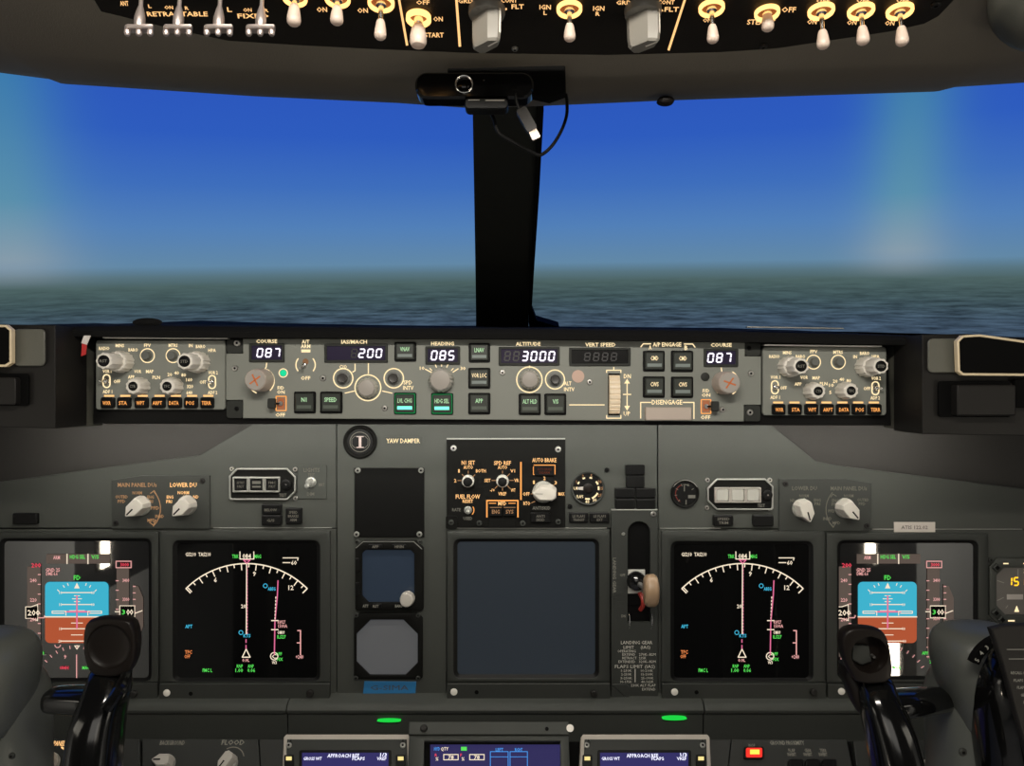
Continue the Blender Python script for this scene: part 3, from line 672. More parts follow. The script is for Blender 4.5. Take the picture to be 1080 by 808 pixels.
t.arc(897,537,27,.8,z,135,222); t.line([(875,524),(877.5,520.8),(881,523)],.8,z); t.line([(874,551),(878,555.5),(880,551)],.8,z)
t.build('lettering', T)

TAUPE2 = mat('dull_taupe_frame', (.22,.20,.18), .45)
def annun(T, outer, sq, by, btn, scr, lit, txtp):
    b = MB(MIP, DARKP); b.prism(outer, 0, 3, .5); b.build('face_plate', T)
    b = MB(MIP, STEELD); b.frame(outer, inset(outer,1.6), 0, 5, .4); b.build('rim', T)
    for i, x in enumerate(sq):
        b = MB(MIP, STEELD if not lit else TAUPE2); b.frame(rrect(x-8.2,by-8,x+8.2,by+8,.8), rrect(x-6.6,by-6.3,x+6.6,by+6.6,.6), 3, 7, .3); o = b.build('annunciator_light', T)
        if lit: MB(MIP, mat('pale_lens',(.27,.265,.24),.4)).prism(rrect(x-6.5,by-6.3,x+6.5,by+6.3,2), 3, 6, .8).build('lens', o)
        else:
            c = MB(MIP, BLACK); c.prism(rrect(x-6.5,by-6.3,x+6.5,by+6.3,.8), 3, 5.5, .5); c.mat(LEGF)
            if i == 1: c.mat(LEGW).rect(x-4.5,by-3.6,x+4.5,by-.6,5.7); c.rect(x-4.5,by+1.4,x+4.5,by+3.2,5.7)
            else: c.text(('A/P P/RST','FMC')[i == 2], x, by-2, 2.6, 5.7, w=8); c.text('P/RST', x, by+2, 2.6, 5.7, w=7)
            c.build('lens', o)
    MB(MIP, BLACK).lathe(btn[0],btn[1],[(5.4,3),(5.2,6),(3.4,7),(1.5,6.6)],18).mat(CHROME).lathe(btn[0],btn[1],[(1.2,6.5),(1,7.6)],8).build('test_switch', T)
    screws(T, scr, 2.5, 0)
    MB(MIP, LEGW).text('TEST', *txtp, 3.4, 3.3, w=8).build('lettering', T)
T = thing('annunciator_panel', MIP.P(278,510), 'octagonal framed annunciator trio with dark lenses, left of the small lights panel', 'annunciator panel', 'framed annunciator trios')
annun(T, cham(243,493.5,313,527,8,9,9,2), [255.3,272,288.5], 510.5, (303,510.5), [(244.8,494.6),(311.5,495),(245,525.5),(311.8,525.5)], False, (299,521.8))
T = thing('annunciator_panel', MIP.P(780,521), 'octagonal framed annunciator trio with pale grey lenses, right of the brake pressure gauge', 'annunciator panel', 'framed annunciator trios')
annun(T, cham(745,504.5,814.5,537.5,10,8,2,10), [760.7,777,793], 521.5, (808,521.5), [(746,506.3),(811.7,506.3),(745.3,535.5),(811,536)], True, (802,532.8))
T = thing('lights_switch_panel', MIP.P(330,508), 'small grey lights panel with one chrome toggle, top left of the main panel', 'switch panel')
MB(MIP, PANEL).prism(rrect(314,490.5,344.5,526,.8), 0, 1.6, .4).build('face_plate', T)
toggle(MIP,T,328.5,508.5,5.6,20,tx=-.5,ty=2.5,h=1.6,cap=STEELD,base=STEELD)
MB(MIP, LEGW).text('LIGHTS',329,495.5,4.2,2,w=17).text('TEST',328.7,500.7,3.2,2,w=7).text('BRT',339.6,511,3.2,2,w=6).text('DIM',328,520.7,3.4,2,w=7.5).build('lettering', T)
def blackcells(cells, label, text=None, group=None, nm='rocker_switch', cat='switch'):
    xs0 = [c[0] for c in cells]; T = thing(nm, MIP.P(cells[0][0],cells[0][1]), label, cat, group)
    for c in cells:
        b = MB(MIP, BLACK); b.prism(rrect(*c,1.2), 0, 6, .9); o = b.build('switch_cap', T)
    if text:
        t = MB(MIP, LEGF)
        for s,x,y,w in text: t.text(s,x,y,2.8,6.2,w=w)
        t.build('lettering', T)
    return T
blackcells([(277.3,531.5,297.8,542),(277.3,542.8,297.8,553.5)], 'two stacked black caps below the left annunciator trio', [('BELOW',287,537,13),('G/S',287,548,8)])
blackcells([(302.5,535.5,319,552)], 'small square black placard cap with three lines of faint writing', [('SPEED',310.7,539.5,9),('BRAKES',310.7,543.5,11),('ARM',310.7,547.5,7)])
blackcells([(16,541,41.5,552.5)], 'lone black cap on the far left of the main panel')
blackcells([(751.5,543,772,554)], 'black cap below the left end of the pale annunciator trio', [('SPEED',761.7,546.5,13),('TRIM',761.7,550.5,10)])
blackcells([(793,543,814.5,554.5)], 'black cap below the right end of the pale annunciator trio')
blackcells([(659.3,490,679.3,500.5),(659.8,501.5,679,514)], 'upper pair of stacked black gear lights above the landing gear panel', None, 'gear indicator lights','indicator_light','indicator light')
blackcells([(648.3,514.5,669,524.8),(648.3,525.8,669,536.3)], 'lower left pair of stacked black gear lights above the landing gear panel', None, 'gear indicator lights','indicator_light','indicator light')
blackcells([(670.3,514.5,690.7,524.8),(670.3,525.8,690.7,536.3)], 'lower right pair of stacked black gear lights above the landing gear panel', None, 'gear indicator lights','indicator_light','indicator light')
blackcells([(559.5,540,580.3,550.5)], 'black anti skid cap below the large white autobrake knob', [('ANTI',569.8,543.6,9),('SKID',569.8,547.4,9)])
blackcells([(600,540.3,620,550.5)], 'left black cap of the two below the round flap gauge', [('LE FLAPS',610,543.6,13),('TRANSIT',610,547.4,12)])
blackcells([(621.7,540.3,642,550.5)], 'right black cap of the two below the round flap gauge', [('LE FLAPS',632,543.6,13),('EXT',632,547.4,6)])
# grey tape label
b = MB(MIP, mat('beige_label_tape',(.42,.38,.34),.6)); b.prism([(942.7,550.7),(986,550.7),(986,561.3),(942.7,561.3)], 0, 1, .2); b.mat(PRINTD); b.text('ATIS 122.02',964,556,3.8,1.15,w=28)
tag(b.build('label_tape'), 'beige label strip with dark frequency writing above the right attitude display', 'label')

# ---- T badge, yaw damper
T = thing('round_badge', MIP.P(380,466), 'round black badge with a white letter I at the top of the blank centre plate', 'badge')
b = MB(MIP, DARKP); b.lathe(380,466,[(17.8,0),(17.5,3.5),(16,4.6),(14,3.6),(13.4,2.6)],40); b.build('rim', T)
b = MB(MIP, BLACK); b.lathe(380,466,[(13.5,0),(13.3,2.8)],36); b.mat(LEGW); b.arc(380,466,10.4,.8,3,seg=36)
q = cham(371.5,460,388.5,472,3,3,3,3); b.line(q,.6,3,True); b.mat(mat('pink_white_print',(.4,.32,.30),.5,emit=lin((230,190,180)),es=.05)); b.rect(378.9,460.3,381.6,471.8,3.1); b.rect(376.5,459.8,384,460.9,3.1); b.rect(376.5,471.2,384,472.3,3.1)
b.build('face', T)
b = MB(MIP, PANEL); b.prism(rrect(405.5,460.5,446,469,1.5), 0, .8, .2); b.mat(LEGC); b.text('YAW DAMPER',425.3,464.8,4.8,1,w=35.5)
tag(b.build('placard'), 'yaw damper placard with cream lettering beside the round badge', 'placard')
# ---- blank plate and standby instruments
T = thing('blanking_plate', MIP.P(410,528), 'tall plain black blanking plate below the yaw damper placard', 'panel')
MB(MIP, mat('blank_plate_black',(.004,.004,.0038),.6,spec=.07,bump=.2)).prism([(374,493.5),(447.5,493.5),(447.5,566.5),(374,566.5)], 0, 2, .5).build('plate', T)
screws(T, [(377.8,496),(444.3,496),(376.5,563.2),(442.6,563.2)], 3, 2, STEELD)
T = thing('standby_instrument', MIP.P(410,606), 'square standby instrument with dark blue screen and white knob, above the octagonal gauge', 'gauge')
oc = cham(375.5,569.5,447,643,8,8,2,2)
ins = cham(382.5,579,437.5,634.5,4,4,4,7)
MB(MIP, DARKP).frame(oc, ins, 0, 6, .5).build('bezel', T)
MB(MIP, HAZEG).prism(cham(381,577,439,636,2,2,2,2), 0, 1.6, 0).build('screen', T)
b = MB(MIP, STEELD); b.line([(384,570.3),(437,570.3)],.9,6.2); b.line([(437,570.3),(445.5,578)],.9,6.2); b.line([(384,570.3),(376.5,577)],.7,6.2); b.build('edge_highlight_strip', T)
for q in ((389.5,573,404,577.3),(414.5,573,429.5,577.3),(375.8,587.5,380,601),(375.8,613,380,626.5),(391,635,403.5,640)): MB(MIP, BLACK).prism(rrect(*q,1), 6, 8, .5).build('small_button', T)
t = MB(MIP, LEGF); t.text('APP',397,575.2,3,8.2,w=7); t.text('HP/IN',422,575.2,3,8.2,w=9); t.text('RST',397.5,637.5,3,8.2,w=6); t.mat(LEGW); t.text('ATT',386.5,637.7,3,6.3,w=6); t.text('BARO',421.5,637.7,3,6.3,w=8)
t.build('lettering', T)
round_knob(MIP,T,430.8,629.3,7.6,14,KNOBP,flute=.03,nf=20,name='rotary_knob',h=6)
screws(T, [(376.8,571),(443,571),(444,640)], 2.6, 2, BEZEL)
T = thing('blank_instrument', MIP.P(409,681), 'octagonal blank grey gauge below the blue standby instrument', 'gauge')
oc = cham(374,645.5,446,715,6,6,2,2); ins = cham(376.5,652.5,441,711,15,15,13,14)
MB(MIP, DARKP).frame(oc, ins, 0, 4.5, .5).build('bezel', T)
MB(MIP, GAUGEG).prism(cham(375.5,651.5,442,712,14,14,12,13), 0, 1.2, 0).build('glass', T)
screws(T, [(376.5,648),(441.5,648),(376,714),(441.5,714)], 2.5, 3.4, BEZEL)
b = MB(MIP, mat('blue_label_tape',lin((38,108,160)),.45)); b.prism([(384.5,718.3),(439,718.8),(438.2,731),(383,731.3)], 0, 1.2, .2); b.mat(PRINTD); b.text('G-SIMA',411,724.8,5.4,1.4,w=40,bold=False)
tag(b.build('label_tape'), 'blue label strip with dark registration letters below the octagonal blank gauge', 'label')

# ---- centre autobrake panel
T = thing('autobrake_panel', MIP.P(533,508), 'black centre panel with autobrake knob, speed reference knobs and orange lettering', 'control panel')
MB(MIP, DARKP).prism([(471.3,463),(596,463),(596,556),(471.3,556)], 0, 2.5, .4).build('face_plate', T)
MB(MIP, STEELD).prism([(471.3,462),(596,462),(596,463.4),(471.3,463.4)], 0, 3.2, .2).build('edge_strip', T)
MB(MIP, DARKP).prism(rrect(470.5,543.5,482.5,557.5,2), 2.5, 4, .4).build('corner_tab', T)
screws(T, [(478.5,472.5),(588.5,473.7)], 3.2, 2.5, STEEL); screws(T, [(476,550.5),(505.5,551.3),(551.2,551.5),(588.5,549.8)], 3, 4, BEZEL)
for x in (494,530):
    o = round_knob(MIP,T,x,506.8,6.6,13,KNOBG,flute=.05,nf=20,r2=5.8,h=2.5)
    MB(MIP, BLACK).lathe(x,506.8,[(4.9,15.4),(4.9,16),(4.4,16.3)],20).build('knob_cap', o)
pointer_knob(MIP,T,573,518.5,182,11.5,24,12,9.5,line=SKIRT,back=1.45)
toggle(MIP,T,493.7,537.7,4.2,13,tx=.5,ty=1,h=2.5,cap=STEELD,base=STEELD)
t = MB(MIP, LEG); z = 2.8
for s,x,y,h,w in (('N1 SET',494,487.7,4.4,14),('AUTO',494,492.6,3.6,10),('BOTH',507.3,496.3,3.6,10.5),('1',484.2,496.4,3.6,1.6),('2',480.3,506.6,3.6,2.4),
                  ('SPD REF',530,488,4.4,18),('AUTO',530,492.7,3.6,10),('V1',540.7,496.3,3.6,5),('VR',544.8,506.3,3.6,5),('WT',541.2,516.6,3.6,5),('VREF',529.8,520.4,3.6,8.5),('-/+',519.4,516.6,3.4,5),('SET',514.2,506.4,3.6,6.5),
                  ('FUEL FLOW',493.6,523.4,4.6,25.5),('RESET',493.6,528.2,3.6,11),('AUTO BRAKE',574,485,4.5,25.5),('1',563,508.3,3.6,1.8),('2',574.2,504,3.6,2.4),('3',586,508.8,3.6,2.6),('MAX',592,520.6,3.6,6.5),('OFF',555,520.6,3.8,7),('RTO',555.6,530.5,3.8,7),
                  ('MFD',529.7,530.6,4.2,8.5)):
    t.text(s,x,y,h,z,w=w)
t.mat(LEGO); t.rect(548.6,487,550.2,527,z); t.line([(513.6,545),(513.6,527.7),(546.2,527.7),(546.2,545)],1.4,z); t.line([(516,530.5),(523,530.5)],.8,z); t.line([(536.5,530.5),(543.5,530.5)],.8,z); t.arc(493.7,537.7,6.3,.9,z,-35,45)
t.line([(563,490),(585,490),(585,499.5)],.9,z+4.5); t.line([(562.5,492),(562.5,500.3),(567,500.3)],.8,z)
t.mat(LEGD)
for a,b_ in (((487.5,500),(489.5,502.3)),((501,500.5),(498.7,502.6)),((494,496.5),(494,499)),((483,506.6),(486.5,506.6)),((530,496.5),(530,499)),((537.6,499.5),(535,502)),((537.5,506.4),(541.5,506.4)),((535.2,512),(538,515)),((530,514),(530,517)),((524.6,512.3),(522,515)),((518.8,506.5),(523,506.5)),
             ((565,510.5),(567.3,513)),((574.2,506.3),(574.2,509)),((584.3,511),(582,513)),((560,520.6),(563.5,520.6)),((560.5,530),(564,528.6))): t.line([a,b_],.8,z)
t.mat(LEGW)
for s,x,y,h,w in (('RATE',481.6,537.2,3.4,9),('USED',493.6,546.3,3.4,9.5),('ANTISKID',571,535.4,3.6,19)): t.text(s,x,y,h,z,w=w)
t.build('lettering', T)
b = MB(MIP, BLACK); b.prism(rrect(563.5,491,584.5,500.8,.8), 2.5, 7, .6); b.mat(em('dim_red_text',(110,50,30),.7)); b.text('AUTO BRAKE',574,494.3,2.6,7.2,w=15); b.text('DISARM',574,497.8,2.6,7.2,w=11); b.build('warning_light', T)
for x, s in ((523,'ENG'),(537.5,'SYS')):
    b = MB(MIP, BLACK); b.prism(rrect(x-6.4,534,x+6.4,543.5,.8), 2.5, 7, .6); b.mat(LEGD); b.text(s,x,538.7,4.2,7.2,w=8); b.line([(x-6,534.4),(x+6,534.4)],.6,7.2); b.build('push_button', T)
MB(MIP, DARKP).prism([(515,545.5),(545,545.5),(545,556),(515,556)], 2.5, 3.5, .4).build('blank_insert', T)

# ---- round gauges
T = thing('flap_gauge', MIP.P(620,515), 'round black flap position gauge with cream numbers, right of the autobrake panel', 'gauge')
MB(MIP, BEZEL).lathe(620,515,[(18,0),(18,3),(17,4.2),(16,3.4),(15.8,1)],44).build('rim', T)
b = MB(MIP, BLACK); b.lathe(620,515,[(16,0),(15.8,1.4)],40); b.mat(LEGC)
for a, s, k in ((-180,'UP',12.5),(-150,'1',14),(-112,'2',14),(-75,'5',14),(-30,'10',14.5),(0,'15',14.3),(30,'25',14.3),(60,'30',14),(93,'40',14),(135,'FLAPS',12)):
    c_, s_ = math.cos(math.radians(a)), math.sin(math.radians(a)); b.mat(LEGC if s in ('UP','FLAPS','40','30') else LEGD)
    b.text(s, 620+k*c_, 515+k*s_, 3.2, 1.7, w=None if len(s) < 3 else 7)
b.mat(LEGC)
for a in (-150,-112,-75): b.arc(620,515,11.5,1.6,1.7,a-7,a+7)
for a in (-30,0): b.arc(620,515,11.2,1.8,1.7,a-11,a+9)
b.arc(620,515,11.2,1.8,1.7,25,68); b.arc(620,515,11.2,1.8,1.7,80,105)
b.build('dial', T)
b = MB(MIP, SEMI); b.lathe(620,515,[(5.4,1.4),(5.2,3),(4.6,3.4)],24); b.mat(TAUPE); b.prism([(609,513.8),(616,513),(616,517),(609,516.2)], 1.8, 2.8, .2); b.build('needle', T)
screws(ip, [(640,495.8),(601,534.2)], 2.6, 0, BLACK)
T = thing('brake_pressure_gauge', MIP.P(722,520), 'small round dark brake pressure gauge with a red arc, left of the pale annunciators', 'gauge')
MB(MIP, DARKP).lathe(722,520.5,[(15,0),(15,3),(14.2,4),(13,3),(12.8,1)],40).build('rim', T)
MB(MIP, STEELD).arc(722,520.5,14.4,.7,4.1,-150,-30).build('rim_edge', T)
b = MB(MIP, BLACK); b.lathe(722,520.5,[(13,0),(12.8,1.4)],36); b.mat(em('dim_red_arc',(140,60,50),.7)); b.arc(722,520.5,9.8,.8,1.7,120,250)
b.mat(LEGW); b.rect(721,512,722,518,1.7); b.rect(725.5,522,733,525.3,1.7); b.arc(722,520.5,9.5,.8,1.7,-100,-60); b.rect(722.8,527,723.8,532,1.7)
for a in (130,170,210,250,290,330): 
    c_, s_ = math.cos(math.radians(a)), math.sin(math.radians(a)); b.line([(722+8.5*c_,520.5+8.5*s_),(722+10.6*c_,520.5+10.6*s_)],.7,1.8)
b.build('dial', T)
# ---- clock at right edge
T = thing('clock', MIP.P(1070,622), 'square faced clock with glowing amber digits at the far right of the panel', 'clock')
oc = cham(1042,588.5,1112,657,9,9,9,9); ins = cham(1049,598,1103,648,8,8,8,10)
MB(MIP, PANEL).frame(oc, ins, 0, 4, .6).build('bezel', T)
b = MB(MIP, mat('clock_face_grey',(.10,.09,.08),.2,coat=.5)); b.prism(cham(1048,597,1104,649,8,8,8,10), 0, 1.4, 0); b.mat(em('amber_digit',(255,190,30),1.7)); seg7(b,'1518',1061.5,609,8,4.4,7,1.8,.05)
b.mat(LEGW); b.rect(1072.3,600,1073.3,610,1.7); b.line([(1051,612),(1058,614.5)],.8,1.7); b.line([(1051,633),(1057.5,630)],.9,1.7); b.line([(1060,641),(1062,638.5)],.9,1.7); b.mat(TAUPE); b.rect(1061,626.5,1078,632,1.7); b.mat(LEGC); b.prism([(1069,645),(1071.5,638.5),(1074,645)],1.4,2,.1); b.mat(LEGC); b.text('3',1080,602,4,1.8)
b.build('dial', T)
for q in ((1048,597.5),(1047,645),(1053.5,652)): 
    b = MB(MIP, BEZEL); x, y = q; b.prism([(x,y-4.6),(x+4.6,y),(x,y+4.6),(x-4.6,y)], 4, 8, .8); b.mat(BLACKM); b.prism([(x,y-2.6),(x+2.6,y),(x,y+2.6),(x-2.6,y)], 8, 8.3, 0); b.build('clock_button', T)
t = MB(MIP, LEGC); t.rect(1056,593,1061.5,594.3,4.2); t.rect(1077,593,1081,594.3,4.2); t.rect(1061,653,1068,654.6,4.2); t.build('lettering', T)
screws(T, [(1044,590.5),(1044,655)], 2.6, 1, BEZEL)

# ---- landing gear panel
T = thing('landing_gear_panel', MIP.P(669,640), 'tall dark landing gear panel with a slot, wheel handled lever and printed speed limits', 'control panel')
def slotpts(x0, y0, x1, y1): 
    r = (x1-x0)/2; return [(x0+r+r*math.cos(math.radians(a)), y0+r+r*math.sin(math.radians(a))) for a in range(180,361,15)]+[(x1,y1),(x0,y1)]
sl = slotpts(661.3,549,685.3,655)
b = MB(MIP, BEZEL); n = len(sl); P = MIP.P
outer = [(x, 538) if (i < 13) else p for i,(p,x) in enumerate(zip([(693,735.5),(644.3,735.5)][:0]+sl, [644.3+(693-644.3)*i/12 for i in range(13)]+[0,0]))]
outer = [(644.3+(693-644.3)*i/12, 537.5) for i in range(13)]+[(693,655),(644.3,655)]
b.rings([[P(x,y,0) for x,y in outer],[P(x,y,5) for x,y in outer],[P(x,y,5) for x,y in sl],[P(x,y,-30) for x,y in sl],[P(x,y,-31) for x,y in outer]][:4], cap0=False, cap1=False)
b.prism([(644.3,655),(693,655),(693,735.5),(654,735.5),(644.3,735.5)], 0, 5, 0); b.build('face_plate', T)
MB(MIP, BLACKM).prism([(655,540),(690,540),(690,660),(655,660)], -13.5, .6, 0).build('slot_liner', T)
MB(MIP, STEELD).prism([(644.3,536.6),(693,536.6),(693,537.8),(644.3,537.8)], 0, 5.6, .2).build('edge_strip', T)
screws(T, [(688.3,541.5)], 3, 5, STEEL)
b = MB(MIP, STEELD); b.lathe(657,562.3,[(1.8,5),(1.5,6)],8); b.build('up_marker', T)
t = MB(MIP, LEGW); z = 5.3
for s,x,y,h,w in (('UP',656.6,562.5,3,4),('OFF',656,605.5,3,5.5),('DN',657,648.5,3,4.2)): t.text(s,x,y,h,z,w=w)
t.text('LANDING GEAR',647.6,606,3.2,z,w=37,rot=90)
t.mat(PRINT)
rows = [('LANDING GEAR',670.8,676.2,4,33),('LIMIT',662.5,681.2,3.6,11),('(IAS)',680,681.2,3.6,10),('OPERATING',660.3,685.3,3,19),('EXTEND',662.5,688.8,3,13.5),('270K-.82M',682,688.8,3,17.5),('RETRACT',663.3,692.5,3,15),('235K',677,692.5,3,7.5),
        ('EXTENDED',660.5,696.3,3,17.5),('320K-.82M',682,696.3,3,17.5),('FLAPS LIMIT (IAS)',669,701.4,3.8,42),('1-250K',660,705.8,2.8,11),('10-210K',681.6,705.8,2.8,12.5),('2-250K',660,709.6,2.8,11),('15-200K',681.8,709.6,2.8,12.5),
        ('5-250K',660,713.6,2.8,12),('25-190K',682,713.6,2.8,13),('30-175K',659.6,717.4,2.8,12.5),('40-162K',682,717.4,2.8,13),('230K ALT FLAP',677.8,721.2,3,26),('EXTEND',683.5,725.3,3,14)]
for s,x,y,h,w in rows: t.text(s,x,y,h*.92,z,w=w,bold=False)
t.rect(668.8,704,669.6,718,z)
t.build('lettering', T)
MB(MIP, BEZEL).prism(cham(644.3,720,663,736.5,0,3,0,0), 5, 6.5, .4).build('corner_tab', T)
b = MB(MIP, CHROME)
for x in (662.5,686):
    b.tube([P(x,645.5,5), P(x,646,9), P(x+.4,650,10), P(x+.5,656,9), P(x+.3,662,5)], .0008, 8)
b.build('guard_wires', T)
gl = MB(MIP, mat('pale_lever_bracket',(.42,.41,.38),.45)); gl.prism([(662,600.5),(680,600.5),(680,625.5),(662,625.5)], -3, 3, .5)
gl.mat(BLACKM); gl.prism([(662.5,626),(680,626),(680,638),(662.5,638)], -3, 2, .4)
lev = gl.build('gear_lever', T)
b = MB(MIP, GLOSS); b.lathe(670.5,612,[(10.2,2),(10,9),(8,15),(4,18),(1,18.5)],24); b.build('lever_boot', lev)
b = MB(MIP, STEEL); b.tube([P(670.5,612,10),P(676,614,30),P(681,615,40)], .0035, 10); b.build('lever_shaft', lev)
b = MB(MIP, mat('translucent_beige_wheel',(.30,.20,.12),.35,coat=.3)); 
# wheel shaped handle: axis across the panel
rs = []
for i in range(13):
    a = i/12*2-1; xr = 7.5*a; rr = 17.2*(1-abs(a)**4*.22)
    rs.append([MIP.P(680.2+xr*.9,613.5,44) + Vector((0,math.cos(2*PI*j/28)*rr*MIP.s(0,0)*.72, math.sin(2*PI*j/28)*rr*MIP.s(0,0)*.96)) for j in range(28)])
b.rings(rs); b.build('wheel_handle', lev, ang=60)
b = MB(MIP, mat('dark_red_plastic',(.32,.03,.02),.4)); b.tube([P(674,624,6),P(676.5,630,12),P(676.5,637,10),P(675,642,4)], .003, 10); b.build('red_trigger', lev)
b = MB(MIP, mat('brass_bead',(.55,.35,.2),.35,1)); b.lathe(674.2,567.5,[(1,-6),(2.4,-4),(2.6,-2),(1,-.5)],12); b.mat(CHROME); b.lathe(675,576.5,[(1.5,-6),(3.8,-4),(3.8,-2.5),(2,-1)],14,sy=.65); b.build('slot_pins', T)

# ============================================================ LOWER AREA (sloping pedestal front)
LP = LOW
LOWM = mat('lower_panel_dark_grey', (.020,.021,.019), .5, spec=.3, bump=.2)
def lowplate(name, label, pts, m=LOWM, cat='control panel', h=(-8,0), group=None):
    x = sum(p[0] for p in pts)/len(pts); y = sum(p[1] for p in pts)/len(pts)
    T = thing(name, LP.P(x,y), label, cat, group); MB(LP, m).prism(pts, h[0], h[1], .5).build('face_plate', T); return T
T = lowplate('lighting_control_panel','dark lower left panel with two white dimmer knobs below the ledge',[(150,779.5),(272,779.5),(276,840),(150,840)], cat='control panel')
pointer_knob(LP,T,176,806,180,9,20,11,8); pointer_knob(LP,T,242,806,120,9,20,12,8)
t = MB(LP, LEGF); t.text('BACKGROUND',182,783.5,4.5,.3,w=26); t.mat(LEGW); t.text('FLOOD',246,783,5,.3,w=24); t.mat(LEGF); t.arc(243,803,14,1,.3,-120,-20); t.build('lettering', T)
screws(T, [(209,800)], 3, 0, BEZEL)
T = lowplate('lighting_control_panel','dark lower panel behind the left yoke with one dimmer knob and orange lettering',[(-60,779.5),(147,779.5),(148,840),(-60,840)], cat='control panel')
pointer_knob(LP,T,52,806,150,11,20,13,9); t = MB(LP, LEG); t.text('MAIN PANEL',57,784,5,.3,w=24); t.arc(54,803,15,1.6,.3,-70,10); t.text('OFF',118,786,5,.3,w=14); t.mat(LEGO); t.arc(60,806,16,2,.3,-20,30); t.build('lettering', T)
pointer_knob(LP,T,118,812,90,9,20,12,8)
T = lowplate('ground_proximity_panel','dark lower right panel with a glowing red lamp and three black buttons',[(772,780),(893,780),(905,840),(765,840)])
b = MB(LP, BLACK); b.prism(rrect(784,788.5,805,801.5,2), 0, 4, .6); b.mat(em('red_lamp_glow',(235,50,40),1.2)); b.prism(rrect(786,790,803,800,1.5), 4, 5, .4); b.mat(em('red_lamp_core',(255,190,70),1.8)); b.rect(790,792,800,797,5.2); b.build('warning_lamp', T)
t = MB(LP, LEGW); t.text('GROUND PROXIMITY',830,783.5,4,.3,w=36); t.mat(LEGF)
for x, a, c in ((835,'FLAP','INHIBIT'),(852,'GEAR','INHIBIT'),(868,'TERR','INHIBIT')): t.text(a,x,791.5,3.4,.3,w=7); t.text(c,x,795.7,3.4,.3,w=9)
t.text('INOP',793,786.3,3.4,.3,w=7); t.build('lettering', T)
for x in (838,855.5,873): MB(LP, BLACK).prism(rrect(x-7.5,802.5,x+7.5,822,2), 0, 8, 1.2).build('guarded_switch', T)
T = lowplate('blank_lower_panel','plain dark lower panel right of the red lamp, behind the right yoke',[(900,781),(1250,781),(1250,842),(908,842)], cat='panel')
round_knob(LP,T,984,806,9,20,KNOB,flute=.12,nf=8)
lowplate('side_filler_panel','narrow dark filler panel between the dimmer knobs and the left keypad unit',[(273.5,780),(299,780),(299,840),(277,840)], cat='panel', group=None)
lowplate('side_filler_panel','narrow dark filler panel between the right keypad unit and the red lamp',[(747,780),(771,780),(764,840),(750,840)], cat='panel')
SCRB = em('keypad_screen_blue', (52,48,104), .9)
SCRT = em('keypad_screen_text', (235,235,255), 1.3)
KAM = em('keypad_lit_button', (255,230,150), 1.0)
BEIGE = mat('beige_grey_frame', (.40,.36,.31), .5)
def cdu(x0, x1, label):
    T = thing('keypad_display_unit', LP.P((x0+x1)/2,800), label, 'keypad unit', 'keypad units on the pedestal')
    MB(LP, BEIGE).prism([(x0+2.5,777),(x1-2.5,777),(x1,780),(x1+3,850),(x0-3,850),(x0,780)], -6, 9, 1.0).build('case', T)
    MB(LP, BEZEL).prism([(x0+4,783),(x1-4,783),(x1-2,850),(x0+1,850)], 9, 12, .6).build('face_plate', T)
    a = x0+17; c = x1-20
    b = MB(LP, BLACK); b.prism(rrect(a,794.5,c,850,2), 12, 13, .4); b.build('screen_surround', T)
    b = MB(LP, SCRB); b.prism([(a+3,797.5),(c-3,797.5),(c-3,850),(a+3,850)], 13, 13.4, 0); b.mat(SCRT)
    m = (a+c)/2; b.text('APPROACH REF',m-2,800.5,3.8,13.7,w=33); b.text('1/3',c-8,799.5,3.4,13.7,w=7); b.text('GROSS WT',a+14,803.6,3.2,13.7,w=19); b.text('FLAPS',m+14,803.6,3.2,13.7,w=13); b.text('VREF',c-10,803.6,3.2,13.7,w=10); b.build('screen', T)
    for x, y in ((x0+6,789.5),(x1-8,789.5)): screw(LP,T,x,y,3,12,STEELD)
    for x, y in ((x0+8,785.3),(x1-8,785.3)): screw(LP,T,x,y,2,12,BEZEL)
    for x in (x0+6.5,x1-10): 
        b = MB(LP, BLACK); b.prism(rrect(x-5,800,x+5,812,1), 12, 15, .5); b.mat(KAM); b.rect(x-3,802,x+3,806,15.3); b.build('line_key', T)
cdu(301,434,'left keypad unit with a purple blue screen, left of the lower centre display'); cdu(612,747,'right keypad unit with a purple blue screen, right of the lower centre display')
T = thing('lower_display_unit', LP.P(516,800), 'lower centre display in a grey frame showing blue boxes, between the two keypad units', 'display')
b = MB(LP, PANEL)
b.frame([(433.5,782.5),(598.5,782.5),(601,850),(431,850)], [(449,788),(590,788),(591,849),(448,849)], -4, 24, .8); b.build('frame', T)
b = MB(LP, PANEL); b.prism([(433.5,768.5),(598.5,768.5),(599,782),(433,782)], -4, 26, .8); b.build('upper_strip', T)
MB(LP, BLACKM).prism([(446,785),(593,785),(593,849),(446,849)], 0, 17, 0).build('screen_surround', T)
b = MB(LP, em('lower_screen_navy', (46,42,88), 1.0)); b.prism([(455,790),(590,790),(590,849),(455,849)], 17, 17.4, 0); z = 17.8
b.mat(em('lower_screen_blue',(70,150,235),1.1)); b.text('HYD',462,794.5,3.4,z,w=6); b.text('LEFT',527,795.3,3.2,z,w=8); b.text('RIGHT',547,795.3,3.2,z,w=8)
b.line([(517.5,797.5),(536,797.5),(536,840),(517.5,840)],.7,z,True); b.line([(538,797.5),(556,797.5),(556,840),(538,840)],.7,z,True); b.line([(517.5,803),(536,803)],.6,z); b.line([(538,803),(556,803)],.6,z)
b.mat(WHT); b.text('QTY',470,794.5,3.4,z,w=8)
for x in (469,496): b.line([(x,800.5),(x+15,800.5),(x+15,806),(x,806)],.9,z,True); b.text('78',x+7.5,803.3,4,z,w=6); b.text('%',x-7,805,3.4,z)
